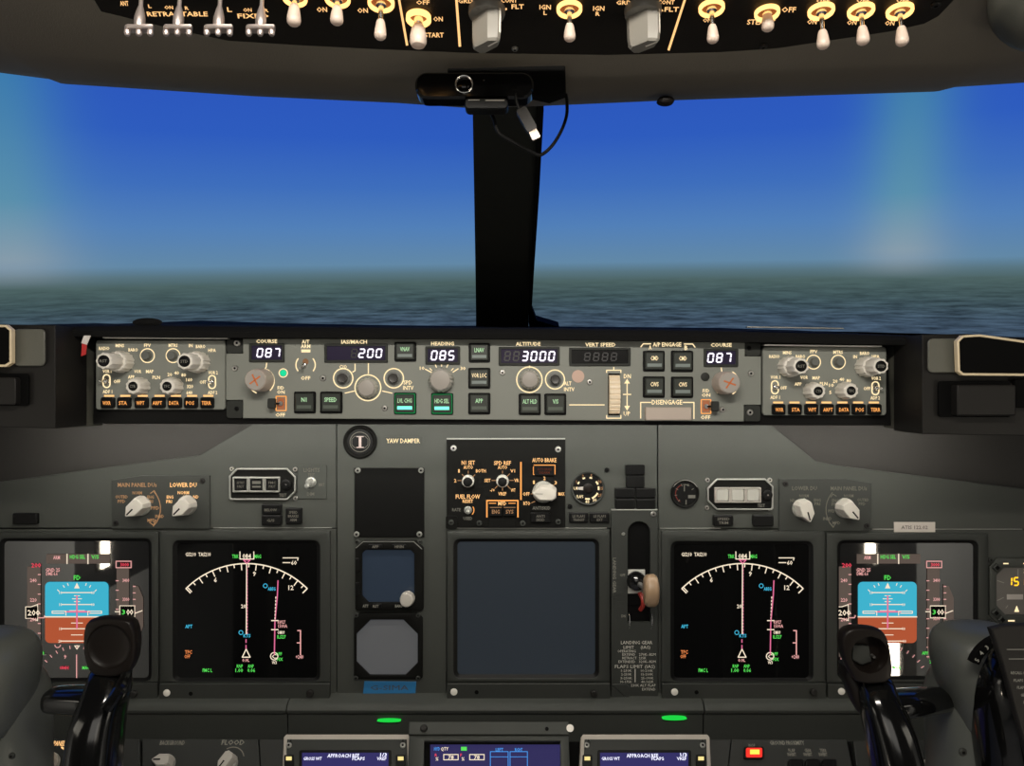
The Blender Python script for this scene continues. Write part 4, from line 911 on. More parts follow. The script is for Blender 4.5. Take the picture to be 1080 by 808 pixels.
b.mat(RED); b.text('R',461,801,3,z); b.text('F',487,801,3,z); b.mat(GRN); b.rect(487,792.5,493,796.5,z); b.build('screen', T)
MB(LP, KNOB).lathe(600.5-.5,775.5,[(3.8,26),(3.8,27),(3,27.3)],18).build('light_sensor', T)
MB(LP, BLACKS).lathe(449,775.8,[(3.8,26),(3.6,29),(2.6,30)],14).build('latch_knob', T)
MB(LP, BLACKM).lathe(576,776,[(2,26),(2,26.4)],10).build('screw_hole', T)
# pedestal body under the modules
b = MB(LP, BLACKM); b.prism([(-200,780),(1300,780),(1300,900),(-200,900)], -40, -9, 0); b.build('pedestal_base', ip)

# ============================================================ OVERHEAD
# brow above the windows and ceiling skin
def hp(px, py, D): return at(px, py, D)
b = MB(None, HEAD)
edge = [(-260,66,.60),(0,78,.63),(58,85.5,.63),(70,90,.632),(270,103,.64),(420,110,.645),(498,115.5,.65),(573,113,.65),(700,107.5,.645),(860,102,.64),(985,98,.635),(1003,93.5,.63),(1080,88.5,.63),(1340,76,.60)]
rs = []
for px, py, D in edge:
    e = at(px, py, D)
    X, Y, Z = e
    def q(dy, dz): return Vector((X*(1+dy*.0), Y+dy, Z+dz))
    # ring in (y,z): from the back (near the pilots) along the underside to the brow lip, then up over the top and back
    rs.append([q(-.42,.105), q(-.145,.030), q(-.11,.020), q(-.065,-.0005), q(-.045,-.0040), q(-.022,-.0035), q(-.008,-.0015), q(0,.001), q(.004,.006), q(.02,.05), q(.03,.25), q(-.42,.25)])
b.rings(rs); structure(b.build('ceiling', None, ang=50))
# overhead panel
T = thing('overhead_panel', OH.P(540,25), 'black overhead switch panel with glowing orange switch rings and two grey start knobs', 'control panel')
b = MB(OH, mat('overhead_black_panel', (.012,.010,.008), .5, spec=.15, bump=.2))
ohp = [(40,-60),(95,-6),(106,13),(180,31),(240,44),(320,49),(400,53),(500,57),(640,59),(760,56),(820,52),(880,43),(940,34),(975,26),(990,18),(1000,8),(1060,-60)]
b.prism(ohp, -18, 0, 1.0); b.build('face_plate', T)
z0 = 0; t = MB(OH, LEG)
for s,x,y,h,w in (('ANT',131,3,8,9),('L',158,6,6,3.5),('ON',178,7.3,6,9),('R',197,8,6,4),('RETRACTABLE',187,14.2,8,64),('L',242,9.5,8,5),('ON',261,10,6,9),('R',281,10.5,6,4.5),('FIXED',267,16.3,8,33),
                  ('ON',339.5,9.5,8,11),('ON',382.5,10.5,8,11),('OFF',446,2,7,14),('ON',462,19.5,8,10),('START',458,36.4,8.5,20),
                  ('GRD',491,.5,7,16),('CONT',537,0,7,17),('FLT',546,6.4,8,13),('IGN',575,7,8,12),('L',575,13,7,3.5),('IGN',631.5,8.3,8,12),('R',630.5,14,7,4.5),('GRD',658,2.2,7,16),('CONT',702.5,1.8,7,18),('FLT',708.5,9.3,8,15),
                  ('ON',746,20.8,7,9),('STEADY',803,22.6,9,30),('OFF',832,9.6,9,15),('ON',856.5,22.5,8,10),('ON',898.5,23.2,8,10),('ON',938.5,23.8,8,10),('OFF',868,.3,7,14),('OFF',910,0,7,13),('OFF',952,0,7,13)):
    t.text(s,x,y,h,z0+.3,w=w,shear=(x-540)*-.0009)
t.line([(420,-6),(429.3,46.8)],2.4,z0+.3); t.line([(481,-6),(485,48)],2.6,z0+.3); t.line([(724,-6),(705.3,52)],2.4,z0+.3)
for a,c in (((502,.5),(507.5,6)),((514,-1.5),(514,4.5)),((524.5,1),(520.5,7)),((534,9),(528,11)),((665,2.5),(671,9)),((680,.5),(679.3,6.5)),((692,3.5),(687,9.5)),((698.5,10.5),(692,12.8))): t.line([a,c],2,z0+.3)
t.build('lettering', T)
RINGM = em('glowing_ring', (255,190,112), 2.4)
RING2 = mat('ring_glow_core', (.12,.05,.02), .5, emit=lin((200,95,35)), es=.35)
def oh_toggle(x, yr, tip, r=13, bw=6.6, up=0, stem=.35):
    o = MB(OH, RINGM)
    # annular light ring with a lens dish
    o.rings([[OH.Q(x,yr,k*math.cos(2*PI*i/30),k*math.sin(2*PI*i/30),h) for i in range(30)] for k,h in ((r,z0),(r,z0+2),(r*.95,z0+2.8),(r*.80,z0+2.4),(r*.77,z0+.4))], cap0=False, cap1=False)
    o.mat(RING2); o.disc(x,yr,r*.74,z0+.5,24)
    O = o.build('toggle_switch', T)
    L_ = (tip-yr)*.70; 
    MB(OH, CHROME).lathe(x,yr,[(r*.42,z0+.5),(r*.4,z0+3),(r*.2,z0+3.6),(r*.17,z0+L_*.62)],14).build('stem', O)
    h0 = z0+L_*stem; h1 = z0+L_
    pr = [(bw*.55,h0),(bw*.72,h0+(h1-h0)*.12),(bw*.9,h0+(h1-h0)*.45),(bw,h0+(h1-h0)*.72),(bw*.93,h0+(h1-h0)*.86),(bw*.68,h0+(h1-h0)*.95),(bw*.3,h1)]
    MB(OH, BAT).lathe(x,yr,pr,18).build('switch_cap', O)
oh_toggle(311,-4,24,13,7.4,stem=.3); oh_toggle(356,-3,23,13.5,7); oh_toggle(402,1.5,38,14,6.4,stem=.5); oh_toggle(600.5,8,40.5,13.5,6.2,stem=.5); oh_toggle(750.5,7,42,13.5,6.2,stem=.52)
oh_toggle(809,12,31,13,6.6,stem=.1); oh_toggle(866,10,48,13.5,6.6,stem=.55); oh_toggle(908,10,44,13.5,6.6,stem=.5); oh_toggle(949,10,45,13.5,6.6,stem=.5)
# large start toggle with a cup
o = MB(OH, RINGM); r=13
o.rings([[OH.Q(441.5,17,k*math.cos(2*PI*i/30),k*math.sin(2*PI*i/30),h) for i in range(30)] for k,h in ((r,z0),(r*1.02,z0+3),(r*.9,z0+4),(r*.78,z0+3.5),(r*.7,z0+.4))], cap0=False, cap1=False)
o.mat(RING2); o.disc(441.5,17,r*.72,z0+.5,24); O = o.build('toggle_switch', T)
MB(OH, CHROME).lathe(441.5,17,[(5,z0+.5),(4.6,z0+6),(3,z0+8)],14).build('stem', O)
MB(OH, BAT).lathe(441.5,17,[(5,z0+6),(7,z0+8.5),(8.8,z0+14),(9,z0+18),(7,z0+20.5),(3,z0+21.5)],20).build('switch_cap', O)
# chrome gang bars on landing light switches
GANG = mat('pinkish_polished_metal', (.55,.47,.44), .3, .75)
for x in (150,190.5,233,277):
    yr = -14; L_ = (31-yr)*.62
    o = MB(OH, GANG); o.lathe(x,yr,[(5.5,z0),(5.2,z0+4),(2.2,z0+5),(2.2,z0+L_*.45),(3.6,z0+L_*.55),(5.4,z0+L_*.72),(5.6,z0+L_*.86),(4.4,z0+L_)],18); O = o.build('landing_light_switch', T)
    c = MB(OH, GANG); c.prism(rrect(x-15.5,yr-4,x+15.5,yr+4,3), z0+L_-1.2, z0+L_+.8, .8)
    for dx in (-12,0,12): c.lathe(x+dx,yr,[(3,z0+L_),(3.3,z0+L_+2.6),(2.2,z0+L_+4)],12)
    c.build('gang_bar', O)
# engine start knobs
for x in (513.5,678):
    yr = 9; o = MB(OH, OHKNOB); o.lathe(x,yr,[(19.5,z0),(19.5,z0+3),(18.5,z0+5),(17,z0+5.5)],36); O = o.build('start_knob', T)
    a = math.radians(-42 if x < 600 else -38); c_, s_ = math.cos(a), math.sin(a)
    base = [(18.5,-2.5),(18.5,2.5),(10,9.5),(-12,9.5),(-17,5),(-17,-5),(-12,-9.5),(10,-9.5)]
    def ring(k, kk, h): return [OH.Q(x,yr,(px*k)*c_-(py*kk)*s_,(px*k)*s_+(py*kk)*c_,h) for px,py in base]
    g = MB(OH, OHKNOB); g.rings([ring(1,1,z0+4), ring(.98,.96,z0+19), ring(.92,.88,z0+24.5), ring(.8,.74,z0+26)]); g.build('knob_handle', O, ang=25)
    def q(X,Y,h): return OH.Q(x,yr,X*c_-Y*s_,X*s_+Y*c_,h)
    l = MB(OH, KNOB); 
    l.add([q(19.2,-1.2,z0+5),q(19.2,1.2,z0+5),q(18.6,1.2,z0+21),q(18.6,-1.2,z0+21)],[(0,1,2,3)])
    l.add([q(2,-1,z0+26.3),q(15,-1,z0+26.3),q(15,1,z0+26.3),q(2,1,z0+26.3)],[(0,1,2,3)]); l.build('pointer_line', O)
    sc = MB(OH, BLACKM); 
    sc.disc(x-2,yr+8.8,1,z0+16); sc.build('set_screw', O)
screw(OH,T,543,50.5,3.4,z0,STEELD); screw(OH,T,805,48,4,z0,BLACKS); screw(OH,T,987,4,5,z0,BLACKS)
# dark corner fairing and round grey unit in the right top corner
b = MB(None, mat('grey_moulded_plastic',(.07,.07,.058),.5,bump=.3)); c0 = at(1120,-8,.50)
rs = []
for i in range(9):
    a = i/8; ph = a*PI; rr = .040*math.sin(ph)**.7+.0008
    rs.append([c0+Vector((rr*math.cos(2*PI*j/24)*1.05, -.03*math.cos(ph)*1.2, rr*math.sin(2*PI*j/24)*.9)) for j in range(24)])
b.rings(rs); tag(b.build('reading_lamp'), 'rounded grey moulded unit in the top right corner beside the overhead panel', 'lamp')
b = MB(Fr(.62), SEMI); b.lathe(702,106.5,[(9,-3),(9,2),(7,4),(3,5)],18,sy=.5); tag(b.build('sensor_dome'), 'small dark dome under the brow above the right window', 'sensor')

# window post
b = MB(None, POST)
def quad(px0, px1, py, D): return at(px0,py,D), at(px1,py,D)
rs = []
for py, D, xa, xb in ((92,.68,494,566),(116,.70,498.5,566),(200,.83,500,563.5),(290,.98,501.5,559),(330,1.06,502,557.5),(350,1.12,502,557.5)):
    p, q_ = quad(xa, xb, py, D); d = Vector((0,.05,.02)); rs.append([p, q_, q_+d, p+d])
b.rings(rs); structure(b.build('trim_1', None, ang=30))
b = MB(None, BLACKM); rs = []
for py, D, xa, xb in ((92,.675,567,573),(116,.695,566.5,573.5),(200,.825,563.5,569),(290,.975,559,563),(325,1.05,557.8,561),(338,1.08,558,566),(345,1.11,558,590)):
    p, q_ = quad(xa, xb, py, D); d = Vector((0,.03,.01)); rs.append([p, q_, q_+d, p+d])
b.rings(rs); structure(b.build('trim_2', None, ang=30))
# sloping sill of windows behind glareshield (thin dark edge)
b = MB(None, BLACKM); rs = []
for x, y in ((-150,343),(0,341),(150,340),(300,342.5),(500,341.5),(520,343.5),(700,344.5),(900,348),(1000,350.5),(1080,354),(1250,362)):
    p = at(x, y+2, 1.27); rs.append([p, p+Vector((0,.02,0)), p+Vector((0,.02,-.06)), p+Vector((0,0,-.06))])
b.rings(rs); structure(b.build('trim_3', None, ang=30))

# ---- webcam and cable
WC = Fr(.557)
T = thing('webcam', WC.P(500,90), 'glossy black bar webcam with silver ringed lens, clipped above the window post', 'webcam')
b = MB(WC, GLOSS); b.prism(rrect(437.5,75.5,563,103.5,12.5,6), -16, 0, 2.2); b.build('body', T)
b = MB(WC, CHROME); b.lathe(489.5,89.5,[(9.6,0),(9.6,1.8),(9,2.2),(8.3,1.8),(8.3,.4)],32,cap0=False); o = b.build('lens_ring', T)
MB(WC, GLASS).lathe(489.5,89.5,[(8.2,0),(8,.8),(5,1.6),(2,1.8)],28).build('lens', o)
MB(WC, CHROME).lathe(510.5,85,[(1,0),(.9,.6)],8).build('status_light', T)
b = MB(WC, BLACK); b.prism(rrect(490,104,536,116,5), -10, 2, 1.2); b.mat(TAUPE); b.rect(494,106.2,506,107.2,2.3); b.rect(512,106.4,532,107.6,2.3); b.build('clip_foot', T)
b = MB(Fr(.575), BLACKM); b.prism([(472,56),(596,58),(597,98),(580,104),(472,80)], -10, 0, 1); b.build('mount_plate', T)
W = .60
b = MB(None, BLACK); b.tube([at(516,116,.575),at(521,126,.575),at(526,140,.575),at(541,150,.575),at(560,160,.575),at(570,163.5,.575),at(582,154,.575),at(592,138,.58),at(597.5,122,.59),at(598,108,.60),at(597,100,.61)], .0013, 10)
tag(b.build('cord'), 'thin black cord looping from the webcam across the window post', 'cord')
T = thing('cable_plug', at(556,130,.553), 'dangling black plug with a shiny metal tip in front of the window post', 'plug')
b = MB(None, BLACK); b.tube([at(544,98,.552),at(545,108,.553),at(549,117,.554)], .0012, 8); b.build('lead', T)
def obox(b, p, q_, w, th):
    d = (q_-p).normalized(); s_ = d.cross(Vector((0,1,0))).normalized()*w/2; t_ = Vector((0,th/2,0)); rs = []
    for c_, k in ((p,.8),(p+(q_-p)*.1,1),(p+(q_-p)*.9,1),(q_,.9)): rs.append([c_+s_*k+t_*k, c_-s_*k+t_*k, c_-s_*k-t_*k, c_+s_*k-t_*k])
    b.rings(rs)
b = MB(None, BLACKS); obox(b, at(549,115,.554), at(561.5,138,.552), .0078, .0055); b.build('plug_body', T)
b = MB(None, mat('bright_plug_tip',(.6,.5,.42),.35,.5)); obox(b, at(560.8,136.5,.552), at(566,146.5,.551), .006, .003); b.build('plug_tip', T)

# ============================================================ YOKES
def sup(cx, cy, D, rx, ry, n=24, p=3.2, tilt=0):
    """rounded section in a plane facing the eye, picture units"""
    out = []
    for i in range(n):
        a = 2*PI*i/n; c_, s_ = math.cos(a), math.sin(a)
        out.append((rx*abs(c_)**(2/p)*(1 if c_ >= 0 else -1), ry*abs(s_)**(2/p)*(1 if s_ >= 0 else -1)))
    return out
def hsec(cx, cy, D, rx, ry_m, p=2.6, n=24):
    """horizontal section: rx in picture units across, ry_m metres in depth"""
    c0 = at(cx, cy, D); k = D/F; return [c0+Vector((X*k, Y, 0)) for X, Y in sup(0,0,0,rx,ry_m,n,p)]
def vsec(cx, cy, D, ry, rd, p=2.6, n=20):
    c0 = at(cx, cy, D); k = D/F; return [c0+Vector((0, X, Y*k)) for X, Y in sup(0,0,0,rd,ry,n,p)]
YD = .62
YF = Fr(YD)
T = YL = thing('control_yoke', at(50,730,YD), 'black yoke with solid thumb pad and grey hub, in front of the left attitude display', 'yoke', 'control yokes')
pad = [(96,653.5),(108,651.5),(131,653),(138,656),(142,668),(143,684),(140,703),(133,713),(112,716),(94,713),(88,698),(86,682),(87,664),(90,657)]
def chaik(pts, k=2):
    for _ in range(k):
        out = []
        for i in range(len(pts)):
            a = Vector(pts[i]); c = Vector(pts[(i+1)%len(pts)]); out += [tuple(a*.75+c*.25), tuple(a*.25+c*.75)]
        pts = out
    return pts
def padmesh(pts, cx, cy, m, dish, depth=-17):
    P = YF.P; ps = chaik(pts); rs = []
    for k, h in ((.84,depth),(.93,depth+3),(.98,depth+7),(1,-5),(.975,-2),(.94,-.4),(.90,0)):
        rs.append([P(cx+(x-cx)*k, cy+(y-cy)*k, h) for x,y in ps])
    # round dish
    n = len(ps)
    for r, h in dish:
        ring = []
        for x, y in ps:
            a = math.atan2(y-cy, x-cx); ring.append(P(cx+r*math.cos(a), cy+r*math.sin(a), h))
        rs.append(ring)
    b = MB(YF, m); b.rings(rs); return b
padmesh(pad,115,682,SEMI,[(23.5,.2),(22.5,-1.2),(18,-2.4),(8,-3)]).build('thumb_pad', T, ang=50)
b = MB(None, GLOSS)
b.rings([hsec(116,700,.64,17,.016), hsec(116,712,.635,19,.017), hsec(114,726,.63,22,.020), hsec(109,742,.625,23,.022), hsec(103,760,.62,25,.023), hsec(100,785,.615,26,.024), hsec(97,815,.61,26,.024), hsec(94,860,.60,26,.024)])
b.build('grip', T, ang=60, subsurf=1)
b = MB(None, GLOSS); b.rings([vsec(112,740,.63,14,.016), vsec(98,739,.632,14,.016), vsec(80,738,.635,13.5,.015), vsec(60,738,.64,13,.014), vsec(52,738,.642,12,.013), vsec(48.5,738,.643,8,.009)]); b.build('horn_arm', T, ang=60, subsurf=1)
b = MB(None, GLOSS); b.tube([at(134,700,.63),at(132,715,.62),at(124,730,.605),at(112,748,.60)], .0045, 10); b.build('side_rib', T)

T = YR = thing('control_yoke', at(980,735,YD), 'black yoke with hollow round head and grey hub, in front of the right attitude display', 'yoke', 'control yokes')
pad = [(896,663),(912,661.5),(930,664),(937,672),(941,690),(943,712),(938,722),(906,723),(900,714),(892,700),(888,682),(889,670)]
padmesh(pad,917.5,691,SEMI,[(19.5,-.2),(18.8,-2),(18,-6),(17,-12)]).build('hollow_head', T, ang=50)
MB(YF, STEEL).lathe(927,697,[(1.8,-12),(1.5,-8)],10).build('contact_pin', T)
b = MB(YF, BEZEL); b.prism([(905,684),(922,686),(925,702),(914,706),(904,700)], -12, -9, .6); b.build('inner_block', T)
b = MB(None, GLOSS)
b.rings([hsec(921,708,.645,17,.016), hsec(922,722,.635,18,.018), hsec(927,738,.63,21,.020), hsec(934,756,.625,23,.022), hsec(940,778,.62,24,.023), hsec(945,800,.615,24.5,.024), hsec(950,830,.61,25,.024), hsec(956,870,.60,25,.024)])
b.build('grip', T, ang=60, subsurf=1)
b = MB(None, GLOSS); b.rings([vsec(925,744,.63,13,.016), vsec(945,743,.632,13.5,.016), vsec(965,741,.635,13,.015), vsec(978,739,.645,12.5,.014), vsec(992,738,.66,12,.013), vsec(1004,738,.675,11,.012)]); b.build('horn_arm', T, ang=60, subsurf=1)
b = MB(None, SEMI); b.rings([hsec(893,700,.65,6,.010), hsec(894,710,.648,8,.012), hsec(899,722,.645,8,.012), hsec(903,738,.64,6,.010), hsec(907,750,.638,3,.006)]); b.build('rear_switch_lip', T, ang=60)
# hubs
HUB = mat('hub_grey_green', (.085,.090,.080), .36, bump=.2, var=.08)
def hub(T, sect, name='hub_cover'):
    b = MB(None, HUB); b.rings([hsec(cx,cy,D,rx,rd,p) for cx,cy,D,rx,rd,p in sect]); return b.build(name, T, ang=60, subsurf=1)
T = YL
hub(T, [(-20,666,.66,6,.006,2),(-18,667.5,.66,26,.024,2.2),(-14,672,.66,35,.033,2.4),(-10,682,.66,40,.040,2.4),(-8,697,.66,41,.042,2.4),(-10,714,.66,42,.042,2.4),(-12,735,.66,40,.042,2.4),(-14,760,.66,36,.04,2.4),(-16,780,.66,30,.035,2.4)], 'upper_cover')
hub(T, [(-4,690,.68,20,.02,2.4),(-2,712,.68,38,.035,2.6),(0,730,.68,42,.04,2.8),(1,752,.68,42,.04,3),(1,790,.68,42,.04,3),(1,880,.68,42,.04,3),(1,1850,.68,48,.05,3)], 'lower_column')
screw(Fr(.63),T,13,797,3.5,0,BEZEL)
T = YR
hub(T, [(1040,659.5,.66,6,.006,2),(1036,661,.66,28,.024,2.2),(1035,666,.66,42,.033,2.4),(1037,677,.66,49,.040,2.4),(1041,690,.66,54,.042,2.4),(1046,708,.66,56,.043,2.4),(1052,732,.66,55,.043,2.4),(1060,760,.66,50,.04,2.4),(1064,790,.66,46,.037,2.4)], 'upper_cover')
hub(T, [(1040,690,.68,40,.02,2.4),(1034,712,.68,48,.035,2.6),(1034,730,.68,50,.04,2.8),(1036,752,.68,52,.04,3),(1038,790,.68,52,.04,3),(1040,880,.68,52,.04,3),(1044,1850,.68,54,.05,3)], 'lower_column')
HF = Fr(.612)
ps = []
for i in range(9):
    a = math.radians(200+62*i/8); ps.append((1067+45*math.cos(a), 714+45*math.sin(a)))
for i in range(8,-1,-1):
    a = math.radians(200+62*i/8); ps.append((1067+36*math.cos(a), 714+36*math.sin(a)))
b = MB(HF, BLACKM); b.prism(ps, -6, 0, .3); b.mat(LEGW)
for i, s in enumerate('54321'):
    a = math.radians(206+12*i); b.text(s, 1067+41*math.cos(a), 714+41*math.sin(a), 5, .3, rot=math.degrees(a)+90)
b.build('index_strip', T)
b = MB(None, GLOSS); rs = []
for cy, cx, rx, rd in ((676,1062,3,.004),(679,1061,14,.014),(686,1060,22,.022),(698,1059,28,.028),(714,1059,32,.032),(735,1061,34,.034),(758,1064,34,.034),(790,1068,33,.034),(860,1072,32,.034)): rs.append(hsec(cx,cy,.63,rx,rd,2.3))
b.rings(rs); b.build('wheel_boss', T, ang=60, subsurf=1)
screw(Fr(.615),T,1015,793,4.5,0,BEZEL)
# checklist plate
CF = Fr(.575)
T = thing('checklist_plate', CF.P(1075,730), 'black tilted checklist plate with pale printed lines at the bottom right edge', 'checklist')
b = MB(CF, BLACKS); b.prism([(1046,664),(1060,660.5),(1250,652),(1290,900),(1112,900),(1058,700)], -6, 0, 1.2); b.build('plate', T)
t = MB(CF, LEGW); t.line([(1062,685),(1200,684.5)],.8,.2); t.line([(1064,695),(1200,694.5)],.8,.2); z = .2
for s,x,y,w in (('RECALL',1072,709.5,12),('AUTOBRAKE',1082.5,709.5,7),('FLAPS',1074,717.5,10),('SPEED',1090,717.5,12),('FLAPS',1077,725,9),('GREEN LIGHT',1092,725,12),('GEAR',1080,733,7),('DOWN',1092,733,10),('SPD',1082,740.5,6),('CABIN',1094,748,12),('LIGHTS',1098,756,12)):
    t.text(s,x,y,3,z,w=w)
t.build('lettering', T)

# ============================================================ COCKPIT SHELL (walls, floor, aft bulkhead)
WALLM = mat('side_wall_grey', (.28,.28,.26), .6, var=.1)
def wbox(x0,x1,y0,y1,z0_,z1, m, name):
    b = MB(None, m); b.rings([[Vector((x0,y0,z0_)),Vector((x1,y0,z0_)),Vector((x1,y1,z0_)),Vector((x0,y1,z0_))],[Vector((x0,y0,z1)),Vector((x1,y0,z1)),Vector((x1,y1,z1)),Vector((x0,y1,z1))]])
    return b.build(name, None)
DWALL = mat('side_wall_painted_shade', (.012,.012,.012), .7)  # unlit aft wall put into the colour, shaping what the displays mirror
structure(wbox(-1.20,-1.14,.06,.75,-1.2,.02,WALLM,'wall_left')); structure(wbox(-1.20,-1.14,-1.6,.06,-1.2,-.58,WALLM,'wall_left_lower')); structure(wbox(-1.20,-1.14,-1.6,.06,-.58,.02,DWALL,'wall_left_aft'))
structure(wbox(1.14,1.20,-.10,.75,-1.2,.02,WALLM,'wall_right')); structure(wbox(1.14,1.20,-1.6,-.10,-1.2,.02,DWALL,'wall_right_aft'))

# ============================================================ tilt everything into the level world
R = Matrix.Rotation(-PITCH, 4, 'X'); Tm = Matrix.Translation((0,0,EYE))
cam = bpy.data.cameras.new('camera'); cam.sensor_width = 36; cam.lens = F/1080*36; cam.clip_start = .02; cam.clip_end = 60
co = bpy.data.objects.new('camera', cam); co.rotation_euler = (PI/2,0,0); C.objects.link(co); bpy.context.scene.camera = co
def light(name, kind, loc, aim, power, size=.1, size_y=None, col=(1,1,1), angle=None, spread=None):
    l = bpy.data.lights.new(name, kind); l.energy = power; l.color = col
    if kind == 'AREA':
        l.shape = 'RECTANGLE'; l.size = size; l.size_y = size_y or size
        if spread: l.spread = math.radians(spread)
    elif kind == 'SPOT': l.spot_size = math.radians(angle or 60); l.spot_blend = .8; l.shadow_soft_size = size
    else: l.shadow_soft_size = size
    o = bpy.data.objects.new(name, l); o.location = loc; o.rotation_euler = (Vector(aim)-Vector(loc)).to_track_quat('-Z','Y').to_euler(); C.objects.link(o); return o
light('cabin_dome_lamp','AREA',(0,.05,.36),(0,.95,-.15),5.8,.5,.03,(1,.93,.82))
light('aft_cabin_lamp','AREA',(0,-1.2,.5),(0,1,-.2),4,1.4,.5,(1,.95,.87))
light('glareshield_flood','AREA',(-.02,.93,-.058),(-.02,1.02,-.14),1.7,1.2,.02,(1,.96,.86))
light('left_ceiling_fill','AREA',(-.75,.30,-.1),(-.6,.62,.23),.45,.3,.2,(1,.93,.78))  # fill light added to brighten the left of the ceiling, no fixture there
light('right_ceiling_fill','AREA',(.75,.30,-.1),(.6,.62,.23),.45,.3,.2,(1,.93,.78))  # matching fill light added for the right of the ceiling
light('centre_ceiling_fill','AREA',(0,.0,-.05),(0,.5,.25),.16,.3,.2,(1,.9,.75))  # weak fill light added for the middle of the overhead
light('aft_floor_fill','AREA',(0,-.75,-.45),(0,-.8,-1.3),14,1.2,.5,(1,.97,.93))  # light added so the display glass mirrors a bright floor
light('left_wall_fill','AREA',(-.80,.0,-.35),(-1.14,.0,-.55),4,.3,.3,(1,.95,.88))  # light added to brighten the wall mirrored in the left display
light('right_wall_fill','AREA',(.80,-.1,-.35),(1.14,-.1,-.55),4,.3,.3,(1,.95,.88))  # light added to brighten the wall mirrored in the right display
TUBE = em('added_streak_glow', (255,240,215), 45)
def added_streak_light(x, y0, y1, z0_, z1, label):  # glowing boxes added to make the bright streaks mirrored in the displays
    T = thing('added_streak_light', (x,(y0+y1)/2,(z0_+z1)/2), label, 'lamp')
    b = MB(None, BLACK); s_ = 1 if x < 0 else -1
    wb = lambda m, x0, x1, e: MB(None, m).rings([[Vector((a,y,z)) for y,z in ((y0-e,z0_-e),(y1+e,z0_-e),(y1+e,z1+e),(y0-e,z1+e))] for a in (x0,x1)])
    wb(BLACK, x, x+s_*.01, .006).build('housing', T); wb(TUBE, x+s_*.0105, x+s_*.014, 0).build('tube', T)
added_streak_light(-1.139, -.083, -.044, -.51, -.43, 'small glowing box added on the left side wall, for the streak mirrored in the left display')
added_streak_light(1.139, -.262, -.175, -.885, -.714, 'tall glowing box added on the right side wall, for the streak mirrored in the right display')
added_streak_light(1.139, -.38, -.32, -.56, -.50, 'small square glowing box added on the right side wall, for the spot mirrored in the right display')
for o in list(C.objects):
    if o.parent is None:
        o.matrix_world = Tm @ R @ (Matrix.Translation(o.location) @ o.rotation_euler.to_matrix().to_4x4())

# ------------------------------------------------------------ level world: floor, projection screen
b = MB(None, mat('grey_floor_carpet',(.30,.30,.30),.9)); b.rings([[Vector((-2,-2,-.05)),Vector((2,-2,-.05)),Vector((2,1.6,-.05)),Vector((-2,1.6,-.05))],[Vector((-2,-2,0)),Vector((2,-2,0)),Vector((2,1.6,0)),Vector((-2,1.6,0))]]); structure(b.build('floor', None))
m = bpy.data.materials.new('projected_sky_and_land'); m.use_nodes = True; nt = m.node_tree; nt.nodes.clear()
N = lambda t: nt.nodes.new(t); Lk = nt.links.new
def M_(op, a, b_=None, c=None, clamp=False):
    n = N('ShaderNodeMath'); n.operation = op; n.use_clamp = clamp
    for i, v in enumerate((a, b_, c)):
        if v is None: continue
        if isinstance(v, (int,float)): n.inputs[i].default_value = v
        else: Lk(v, n.inputs[i])
    return n.outputs[0]
def mix(f, a, b_, bt='MIX'):
    n = N('ShaderNodeMix'); n.data_type = 'RGBA'; n.blend_type = bt
    for i, v in ((0,f),(6,a),(7,b_)):
        if isinstance(v, (int,float)): n.inputs[i].default_value = v
        elif isinstance(v, tuple): n.inputs[i].default_value = (*v,1)
        else: Lk(v, n.inputs[i])
    return n.outputs[2]
geo = N('ShaderNodeNewGeometry'); sep = N('ShaderNodeSeparateXYZ'); Lk(geo.outputs['Position'], sep.inputs[0])
X_, Y_, Z_ = sep.outputs
az = M_('ARCTAN2', X_, Y_)
RAD = 3.2
el = M_('SUBTRACT', M_('MULTIPLY_ADD', M_('DIVIDE', M_('SUBTRACT', Z_, EYE), RAD), 1.0, .005), M_('MULTIPLY', az, .011))
ramp = N('ShaderNodeValToRGB'); Lk(M_('MULTIPLY_ADD', el, 2.0, .3), ramp.inputs[0])   # el -0.15..0.35
stops = [(-.10,(64,80,106)),(-.055,(62,80,96)),(-.03,(64,84,88)),(-.010,(76,98,98)),(.002,(88,116,128)),(.014,(98,136,166)),(.06,(82,128,184)),(.11,(62,110,188)),(.17,(46,92,190)),(.25,(42,84,188))]
while len(ramp.color_ramp.elements) > 1: ramp.color_ramp.elements.remove(ramp.color_ramp.elements[0])
for i, (p, c) in enumerate(stops):
    e = ramp.color_ramp.elements[0] if i == 0 else ramp.color_ramp.elements.new(p*2+.3)
    e.position = p*2+.3; e.color = (*lin(c), 1)
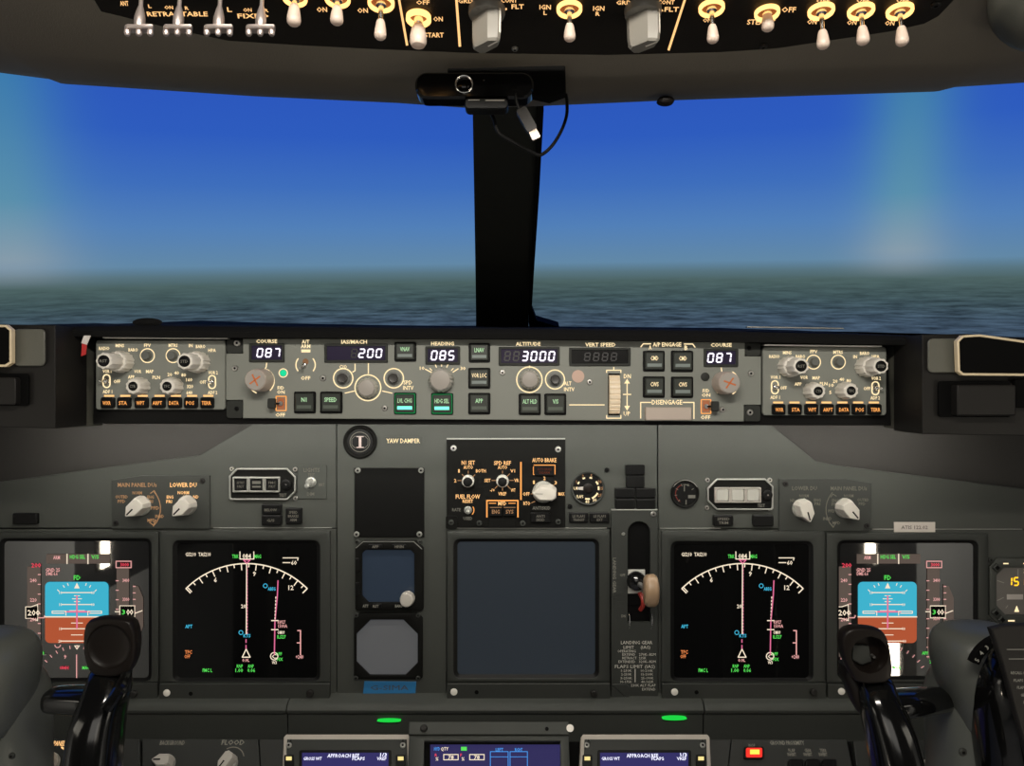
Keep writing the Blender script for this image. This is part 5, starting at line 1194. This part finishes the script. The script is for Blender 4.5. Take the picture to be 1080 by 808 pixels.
# ground streaks
cmb = N('ShaderNodeCombineXYZ'); Lk(M_('MULTIPLY', az, 22), cmb.inputs[0]); Lk(M_('MULTIPLY', el, 260), cmb.inputs[1])
nz = N('ShaderNodeTexNoise'); nz.inputs['Scale'].default_value = 1; nz.inputs['Detail'].default_value = 6; nz.inputs['Roughness'].default_value = .65; Lk(cmb.outputs[0], nz.inputs['Vector'])
gmask = M_('MULTIPLY', M_('MULTIPLY', M_('SUBTRACT', -.004, el), 22, clamp=True), 1, clamp=True)
st = M_('MULTIPLY', M_('MULTIPLY', M_('SUBTRACT', nz.outputs['Fac'], .52), 3.4), gmask)
col = mix(1.0, ramp.outputs[0], M_('ADD', st, 1.0), 'MULTIPLY')
# overlap bands of the projectors
def band(center, width, colr, f_lo):
    d = M_('DIVIDE', M_('SUBTRACT', az, center), width); g = M_('EXPONENT', M_('MULTIPLY', M_('MULTIPLY', d, d), -1))
    gm = M_('MULTIPLY', M_('MULTIPLY', g, .72), M_('MULTIPLY_ADD', el, 30, .3, clamp=True))
    return gm
g1 = band(math.atan(405/800), .045, None, 0); g2 = band(math.atan(-525/800), .06, None, 0)
gs_ = M_('ADD', g1, g2, clamp=True)
ec = N('ShaderNodeValToRGB'); Lk(M_('MULTIPLY', el, 4, clamp=True), ec.inputs[0])
ec.color_ramp.elements[0].color = (*lin((158,166,172)),1); ec.color_ramp.elements[1].color = (*lin((56,130,165)),1); e = ec.color_ramp.elements.new(.35); e.color = (*lin((96,152,166)),1)
col = mix(gs_, col, ec.outputs[0])
emn = N('ShaderNodeEmission'); Lk(col, emn.inputs[0]); emn.inputs[1].default_value = 1.0
out = N('ShaderNodeOutputMaterial'); Lk(emn.outputs[0], out.inputs[0])
b = MB(None, m); rs = []
for i in range(61):
    a = math.radians(-75+150*i/60)
    p0 = [(RAD*math.sin(a), RAD*math.cos(a))]; o1 = ((RAD+.03)*math.sin(a), (RAD+.03)*math.cos(a)); i1 = p0[0]
    rs.append([Vector((*i1,0.0)),Vector((*i1,3.2)),Vector((*o1,3.2)),Vector((*o1,0.0))])
b.rings(rs); tag(b.build('projection_screen', None), 'large curved projection screen outside the windows showing hazy blue sky over dark land', 'screen')

w = bpy.data.worlds.new('world'); bpy.context.scene.world = w; w.use_nodes = True
w.node_tree.nodes['Background'].inputs[0].default_value = (.9,.95,1,1); w.node_tree.nodes['Background'].inputs[1].default_value = .018
sc = bpy.context.scene
sc.view_settings.view_transform = 'Standard'; sc.view_settings.look = 'None'; sc.view_settings.gamma = 1; sc.view_settings.exposure = 0
sc.view_settings.use_curve_mapping = False
